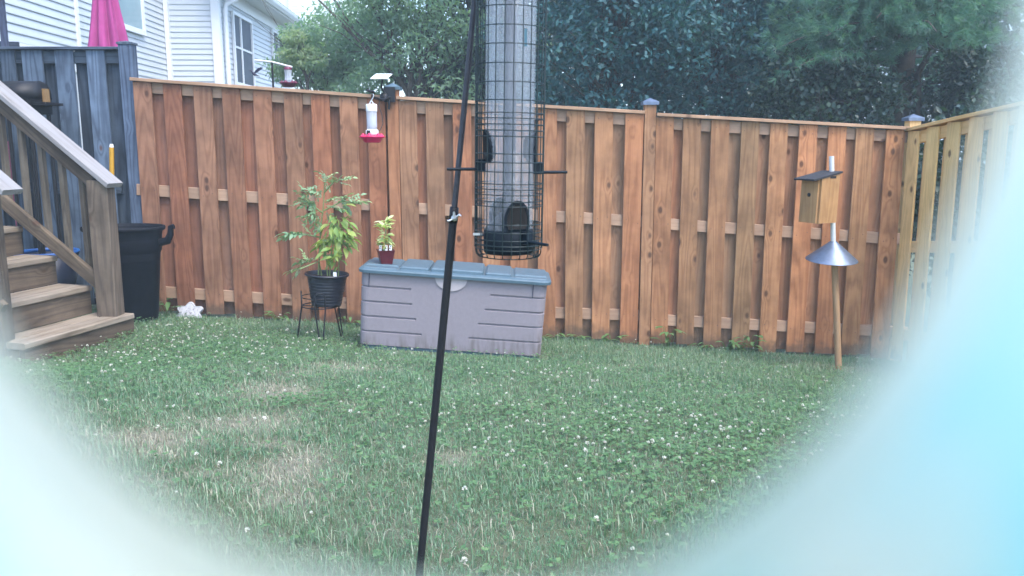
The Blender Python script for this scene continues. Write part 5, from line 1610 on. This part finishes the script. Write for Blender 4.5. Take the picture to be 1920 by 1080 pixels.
hh = [fc(top_z_ + .05) + Vector((-.03, 0, 0)), fc(top_z_ + .05) + Vector((-.03, 0, .05))]
hv = endp + Vector((.014, 0, -.006))
ctop = fc(top_z_ + .05)
MB().tube([ctop + Vector((-.04, 0, 0)), ctop + Vector((-.035, 0, .06)), Vector((hv.x, hv.y, hv.z - .004)), ctop + Vector((.035, 0, .06)), ctop + Vector((.04, 0, 0))], .0015, 6).build('bail', M['wire'], feeder, ctop)
# ports: hooded frames on the tube wall, openings painted as dark shade, perches through the cage
def port(ang_deg, zc_):
    a = R(ang_deg)           # 0 = towards the camera, positive = to the right
    dv = Vector((math.sin(a), -math.cos(a), 0)); sv = Vector((math.cos(a), math.sin(a), 0))
    c = fc(zc_)
    W_, H_ = 23.5 / kf, 29 / kf
    outline = [(-.80, -1), (-1, -.72), (-1, .0), (-.72, .62), (-.3, .95), (0, 1), (.3, .95), (.72, .62), (1, .0), (1, -.72), (.80, -1)]
    def sp(u, v, r):
        th = u * W_ / TR
        return c + dv * (math.cos(th) * r) + sv * (math.sin(th) * r) + Vector((0, 0, v * H_))
    mb = MB()
    n = len(outline)
    r0, r1 = TR - .003, TR + .004
    vs = [sp(u, v, r1) for u, v in outline] + [sp(u * .80, v * .80 - .02, r1) for u, v in outline] + [sp(u, v, r0) for u, v in outline] + [sp(u * .72, v * .72 - .05, r0 - .010) for u, v in outline]
    fs = []
    for k in range(n):
        k2 = (k + 1) % n
        fs += [(k, k2, n + k2, n + k), (2 * n + k, 2 * n + k2, k2, k), (n + k, n + k2, 3 * n + k2, 3 * n + k)]
    mb.add(vs, fs)
    p = mb.build('port', M['dark_plastic'], feeder, c + dv * TR)
    mb = MB(); mb.add([sp(u * .79, v * .79 - .02, r1 - .0008) for u, v in outline], [tuple(range(n))])
    mb.build('port_shade_sheet', M['hole_shade'], p, c + dv * TR)  # flat dark sheet across the frame imitates the shade within
def perch(ang_deg, py, L):
    a = R(ang_deg)
    dv = Vector((math.sin(a), -math.cos(a), 0))
    z = fz(py); c = fc(z)
    z_off = Vector((0, 0, tilt2 * CR * math.sin(a)))
    p = MB().tube([c + dv * (TR + .002) + z_off, c + dv * (CR + L * .5) + z_off, c + dv * (CR + L) + z_off], [3.1 / kf, 3.1 / kf, 2.7 / kf], 10).build('perch', M['dark_plastic'], feeder, c + dv * CR + z_off)
    sv = Vector((math.cos(a), math.sin(a), 0))
    q_ = c + dv * (CR - .008) + z_off + Vector((0, 0, .007))
    mbk = MB(); Mq = Matrix((sv, dv, Vector((0, 0, 1)))).transposed().to_4x4(); Mq.translation = q_
    mbk.box((0, 0, 0), (.012, .017, .021), Mq); mbk.build('perch_clamp', M['dark_plastic'], p, q_)
port(-72, fz(274)); port(108, fz(274)); port(20, fz(402)); port(200, fz(402))
perch(-82, 318, .052); perch(98, 322, .046); perch(38, 448, .05); perch(218, 448, .03)
q_ = fc(fz(436)) + Vector((-CR * .92, -CR * .45, 0))
mb = MB(); mb.box((q_.x, q_.y, q_.z), (.016, .004, .004)); mb.build('cage_clip', M['zinc'], cage, q_)
# faded measuring strip printed on the tube
mb = MB()
for (x, y0, h, w) in ((983, 60, 30, 6),):
    a = math.asin((x - 957) / kf / TR); r = TR + .0004
    c = fc(fz(y0 + h / 2))
    d_ = [c + Vector((r * math.sin(a + da), -r * math.cos(a + da), dz)) for da, dz in ((-.06, -h / 2 / kf), (.06, -h / 2 / kf), (.06, h / 2 / kf), (-.06, h / 2 / kf))]
    mb.add(d_, [(0, 1, 2, 3)])
mb.build('label', plain('teal_print', (0.05, 0.13, 0.17), .5, 0, .2, 60, 0), feeder, fc(fz(75)))

# ------------------------------------------------------------------ weeds along the fence
def weed(px, py, h, n, L, label, up=.5):
    g = at(px, py, FY - .06)
    g = Vector((g.x, FY - .07, ground(g.x, FY - .07)))
    mb = MB(); 
    for i in range(n):
        a = random.uniform(0, 6.28); f = random.uniform(.25, 1)
        st = g + Vector((random.gauss(0, .02), random.gauss(0, .012), 0))
        e = st + Vector((math.cos(a) * L * .5, -abs(math.sin(a)) * L * .4, h * f))
        mb.tube([st, e], .0018, 4)
        vs, fs = leaf_shape(L * random.uniform(.7, 1.1), L * .42, random.uniform(.1, .6), 4)
        d = Vector((math.cos(a), -abs(math.sin(a)) * .8, random.uniform(-.1, up))).normalized()
        z = (Vector((0, 0, 1)) - d * d.z).normalized(); y = z.cross(d)
        Mx = Matrix((d, y, z)).transposed().to_4x4(); Mx.translation = e
        mb.add([Mx @ Vector(v) for v in vs], fs, True)
    me = mb.mesh('weed', g)
    at_ = me.attributes.new('tone', 'FLOAT', 'POINT')
    at_.data.foreach_set('value', np.clip(rng.normal(.5, .2, len(me.vertices)), 0, 1).astype(np.float32))
    o = link('weed', me, M['leaf_weed'], None, Matrix.Translation(g))
    tag(o, label, 'weed', 'weeds along the fence foot')
for w in ((318, 585, .16, 9, .10, 'broad leafed weed between trash can and white stone'), (525, 590, .10, 12, .07, 'small leafy weed left of the plant stand'),
          (655, 612, .10, 9, .07, 'weed sprouting between plant stand and storage box'), (1042, 630, .06, 12, .06, 'low weed at the right end of the storage box'),
          (1082, 632, .07, 10, .07, 'low weed under the second board right of the box'), (1147, 632, .09, 10, .08, 'weed to the left of the middle fence post'),
          (1252, 638, .17, 12, .09, 'upright weed just right of the middle fence post'), (1368, 658, .11, 16, .08, 'spreading weed in front of the fence right of the middle post'),
          (1407, 655, .15, 14, .085, 'taller leafy weed beside the spreading weed'), (1320, 650, .06, 8, .06, 'tiny weed between two leafy weeds at the fence')):
    weed(*w)

# ------------------------------------------------------------------ pale blue volume added to lift the darks like lens veil
hz_m = bpy.data.materials.new('lens_veil_air')
hz_m.use_nodes = True
nt = hz_m.node_tree
nt.nodes.clear()
out_ = nt.nodes.new('ShaderNodeOutputMaterial')
pv_ = nt.nodes.new('ShaderNodeVolumePrincipled')
pv_.inputs['Color'].default_value = (0.74, 0.90, 1.0, 1)
pv_.inputs['Density'].default_value = 0.0042
nt.links.new(pv_.outputs[0], out_.inputs['Volume'])
mb = MB()
mb.box((0, 0, (12.5 - 2.6) / 2), (620, 620, 12.5 + 2.6))
tag(mb.build('lens_veil', hz_m), 'thin pale blue volume added to imitate lens veil', 'lens_veil', kind='stuff')

# ------------------------------------------------------------------ grass, clover
def scatter(n, y0, y1, dens_pow, margin=.5):
    """points over the seen part of the yard, thicker near the camera"""
    u = rng.uniform(0, 1, n)
    y = y0 + (y1 - y0) * u ** dens_pow
    hw = y * .66 + margin
    x = rng.uniform(-1, 1, n) * hw
    return x, y
def free(x, y):
    """keep plants out of the solid things"""
    ok = (x > -4.2) & (x < 3.3 + (FENCE_Y - y) * .12) & (y < FENCE_Y - .02)
    ok &= ~((x > pl_.x + .01) & (x < pr_.x - .0) & (y > BY + .02) & (y < BY + BD))
    rel_x, rel_y = x - T0.x, y - T0.y
    a = rel_x * SD.x + rel_y * SD.y; b_ = rel_x * SU.x + rel_y * SU.y
    ok &= ~((a > .02) & (a < 1.6) & (b_ > -SW) & (b_ < 0))
    ok &= ((x - bc.x) ** 2 + ((y - bc.y) / .8) ** 2 > .19 ** 2)
    return ok
def gz_np(x, y): return ground_np(x, y) + bumps(x, y)

CLOV = [(-1.95, 4.9, .9, .75, 1.0), (-1.5, 4.3, .5, .5, .6), (.75, 3.4, .9, .6, 1.0), (.35, 3.0, .5, .4, .8), (1.25, 3.9, .8, .5, .7), (-.75, 3.55, .38, .3, .8), (.4, 4.6, 1.0, .5, .5), (1.9, 5.0, .7, .5, .4), (.95, 2.45, .5, .35, .7), (-2.3, 5.4, .5, .5, 1.0), (1.9, 4.2, .5, .6, .5), (-2.1, 3.9, .5, .5, .7)]
def clover_np(x, y):
    v = np.zeros_like(x)
    for cx, cy, rx, ry, s in CLOV:
        v = np.maximum(v, s * np.exp(-.7 * (((x - cx) / rx) ** 2 + ((y - cy) / ry) ** 2)))
    return np.clip(v * (1 + .6 * wob(x * .8, y * .8, 4)), 0, 1)

M['grass'] = leafmat('grass_blade', [(0.058, 0.140, 0.080), (0.100, 0.205, 0.115), (0.165, 0.270, 0.155), (0.28, 0.35, 0.24), (0.44, 0.44, 0.33)], .42, .3, .5)
M['straw'] = leafmat('dry_straw', [(0.17, 0.15, 0.10), (0.28, 0.26, 0.19), (0.40, 0.38, 0.30)], .7, .2, .3)
M['clover'] = leafmat('clover_leaf', [(0.055, 0.125, 0.050), (0.090, 0.180, 0.070), (0.15, 0.24, 0.10)], .5, .25, .4)
M['clover_flower'] = leafmat('clover_blossom', [(0.34, 0.27, 0.23), (0.56, 0.52, 0.48), (0.74, 0.73, 0.69)], .7, .25, .3)

def blades(name, label, mat, x, y, L, W, tone, lean, cat):
    n = len(x)
    P = np.stack([x, y, gz_np(x, y) - .004], 1)
    a = rng.uniform(0, 2 * np.pi, n)
    H = np.stack([np.cos(a), np.sin(a), np.zeros(n)], 1)
    S = np.stack([-np.sin(a + rng.normal(0, .5, n)), np.cos(a), np.zeros(n)], 1)
    S = unit(S) * W[:, None] / 2
    up = np.array([0, 0, 1.0])
    l1 = L[:, None] * .5; 
    m = P + up * l1 * np.cos(lean * .5)[:, None] + H * l1 * np.sin(lean * .5)[:, None]
    t = m + up * l1 * np.cos(lean * 1.5)[:, None] + H * l1 * np.sin(lean * 1.5)[:, None]
    V = np.stack([P - S * .8, P + S * .8, m + S, m - S, t], 1).reshape(-1, 3)
    b = np.arange(n)[:, None] * 5
    T = np.concatenate([b + np.array([[0, 1, 2]]), b + np.array([[0, 2, 3]]), b + np.array([[3, 2, 4]])], 1).reshape(-1, 3)
    return tag(link(name, tri_mesh(name, V, T, np.repeat(tone, 5), mat)), label, cat, kind='stuff')
x, y = scatter(430000, 1.25, FENCE_Y, .80)
bare = bare_np(x, y); clo = clover_np(x, y)
keep = free(x, y) & (rng.uniform(0, 1, len(x)) > bare * .75) & (rng.uniform(0, 1, len(x)) > clo * .45)
x, y, bare, clo = x[keep], y[keep], bare[keep], clo[keep]
n = len(x)
tuft = wob(x * .6, y * .6, 5) + .6 * wob(x * 1.9, y * 1.9, 6)
nearbox = np.where((x > pl_.x - .05) & (x < pr_.x + .05) & (y > BY - .12), .5, 1.0)
L = np.clip(rng.gamma(5, .0054, n) * (1 + .45 * tuft) * (1 - .4 * bare), .012, .11) * nearbox
W = rng.uniform(.0013, .0032, n) * np.clip(.45 + .2 * y, .7, 1.0) * (1 + .15 * (y > 3.5))
tone = np.clip(.38 + .16 * wob(x * .35, y * .35, 7) + .13 * rng.normal(size=n) + .25 * bare + (rng.uniform(0, 1, n) < .10 + .2 * bare) * rng.uniform(.2, .6, n), 0, 1)
blades('grass', 'uneven green lawn grass with pale dry blades', M['grass'], x, y, L, W, tone, np.abs(rng.normal(.55, .38, n)), 'grass')
# dead straw lying in the bare patches and thinly everywhere
x, y = scatter(120000, 1.25, FENCE_Y, .80)
bare = bare_np(x, y)
keep = free(x, y) & (rng.uniform(0, 1, len(x)) < bare * .9 + .07)
x, y = x[keep], y[keep]; n = len(x)
blades('dry_grass', 'dead straw lying flat in worn patches of the lawn', M['straw'], x, y, rng.uniform(.02, .06, n), rng.uniform(.0015, .003, n), np.clip(rng.normal(.5, .25, n), 0, 1), np.abs(rng.normal(.95, .3, n)), 'dry grass')
# clover leaves
x, y = scatter(70000, 1.25, FENCE_Y, .8)
clo = clover_np(x, y)
keep = free(x, y) & (rng.uniform(0, 1, len(x)) < clo * .95 + .05) & (bare_np(x, y) < .4)
x, y = x[keep], y[keep]; n = len(x)
Pc = np.stack([x, y, gz_np(x, y) + rng.uniform(.012, .05, n)], 1)
Vs, Ts, tn_ = [], [], []
a0 = rng.uniform(0, 6.28, n); sz = rng.uniform(.008, .015, n); tl3 = rdir(n) * .35 + np.array([0, 0, 1.])
off_ = 0
for j in range(3):
    a = a0 + j * 2.094
    A = np.stack([np.cos(a), np.sin(a), rng.normal(.05, .2, n)], 1)
    V, T, tn = leaves(Pc, A, tl3, sz, sz * 1.05, np.clip(rng.normal(.5, .22, n), 0, 1), .12)
    Vs.append(V); Ts.append(T + off_); tn_.append(tn); off_ += len(V)
tag(link('clover_leaves', tri_mesh('clover', np.concatenate(Vs), np.concatenate(Ts), np.concatenate(tn_), M['clover'])), 'patches of low three-leafed clover in the lawn', 'clover', kind='stuff')
# clover blossoms
x, y = scatter(13500, 1.3, FENCE_Y, .9)
FL = [(-1.95, 4.9, .8, .7, .62), (-2.3, 5.4, .5, .5, .8), (.65, 3.35, .8, .45, .75), (.35, 3.0, .45, .3, .7), (1.25, 3.9, .7, .4, .45), (-.75, 3.55, .4, .3, .25), (.9, 2.6, .6, .4, .25), (1.9, 4.5, .6, .6, .25), (.4, 4.4, .8, .6, .3)]
pr = np.full(len(x), .018)
for cx, cy, rx, ry, s in FL:
    pr = np.maximum(pr, s * .5 * np.exp(-.8 * (((x - cx) / rx) ** 2 + ((y - cy) / ry) ** 2)))
keep = free(x, y) & (rng.uniform(0, 1, len(x)) < pr * (1 + .8 * wob(x * 2, y * 2, 9)))
x, y = x[keep], y[keep]; n = len(x)
hgt = rng.uniform(.03, .075, n)
C_ = np.stack([x, y, gz_np(x, y) + hgt], 1)
rad = rng.uniform(.004, .0085, n)
npet = 26
k = np.repeat(np.arange(n), npet)
D = rdir(n * npet); D[:, 2] = np.where(D[:, 2] < -.5, -D[:, 2], D[:, 2])
V, T, tn = leaves(C_[k] + D * rad[k][:, None] * .25, D + np.array([0, 0, .25]), rdir(len(k)), rad[k] * rng.uniform(.8, 1.05, len(k)), rad[k] * .55, np.clip(.62 + .35 * D[:, 2] + .15 * rng.normal(size=len(k)) - .3 * (rng.uniform(0, 1, n) < .15)[k], 0, 1))
tag(link('clover_flowers', tri_mesh('blossom', V, T, tn, M['clover_flower'])), 'white clover blossoms dotted over the lawn', 'clover flowers', kind='stuff')
w_ = np.full(n, .0016)
Ps = np.stack([x, y, gz_np(x, y)], 1)
V, T, tn = leaves(Ps, np.stack([rng.normal(0, .1, n), rng.normal(0, .1, n), np.ones(n)], 1), rdir(n), hgt * 1.02, w_, np.full(n, .3))
tag(link('clover_stalks', tri_mesh('stalk', V, T, tn, M['clover'])), 'thin green stalks carrying the clover blossoms', 'clover stalks', kind='stuff')

# ------------------------------------------------------------------ the milky plastic sleeve the camera stands in
# (a real 3 cm sleeve round the lens; its rim is out of focus, as in the photograph)
axis = (ray(874, 60)).normalized()
sx_v = axis.cross(Vector((0, 0, 1))).normalized(); sy_v = sx_v.cross(axis).normalized()
slv = thing('plastic_sleeve', 'milky pale blue plastic sleeve round the lens, out of focus at the picture edges', 'plastic sleeve', (0, 0, ground(0, .4)))
D_, AX, AY = .026, .0172, .0201
mb = MB()
prof = [(1.00, D_), (1.05, D_ + .0016), (1.13, D_ + .0012), (1.17, D_ - .0008), (1.16, D_ - .004), (1.14, -.03), (1.06, -.03), (1.03, D_ - .012), (1.07, D_ - .006), (1.03, D_ - .002)]
n = 90
A0, A1_ = R(157), R(383)          # open above: sky light falls straight in
vs = []
for f, z in prof:
    for k in range(n):
        a = A0 + (A1_ - A0) * k / (n - 1)
        wv_ = 1 + .012 * math.sin(5 * a + 40 * z) + .006 * math.sin(9 * a + 1.3)
        vs.append(C0 + axis * z + sx_v * (AX * f * wv_ * math.cos(a)) + sy_v * (AY * f * wv_ * math.sin(a)))
m_ = len(prof)
fs = [(i * n + k, ((i + 1) % m_) * n + k, ((i + 1) % m_) * n + k + 1, i * n + k + 1) for i in range(m_) for k in range(n - 1)]
so_ = mb.add(vs, fs, True).add([vs[i * n] for i in range(m_)], [tuple(range(m_))]).add([vs[i * n + n - 1] for i in range(m_)], [tuple(range(m_))[::-1]]).build('sleeve', M['sleeve'], slv, C0)
so_.data.materials.append(M['sleeve_lip'])       # rolled lip coloured whiter to imitate sky light on the rim
mi = np.zeros(len(fs) + 2, np.int32)
for i in (0, 1, 2, 9): mi[i * (n - 1):(i + 1) * (n - 1)] = 1
so_.data.polygons.foreach_set('material_index', mi)
sk = C0 - sy_v * (AY * 1.16)
MB().tube([(0, sk.y, ground(0, .4) - .1), (sk.x, sk.y, sk.z - .0005)], .006, 10).build('stake', M['pole_wood'], slv, sk)
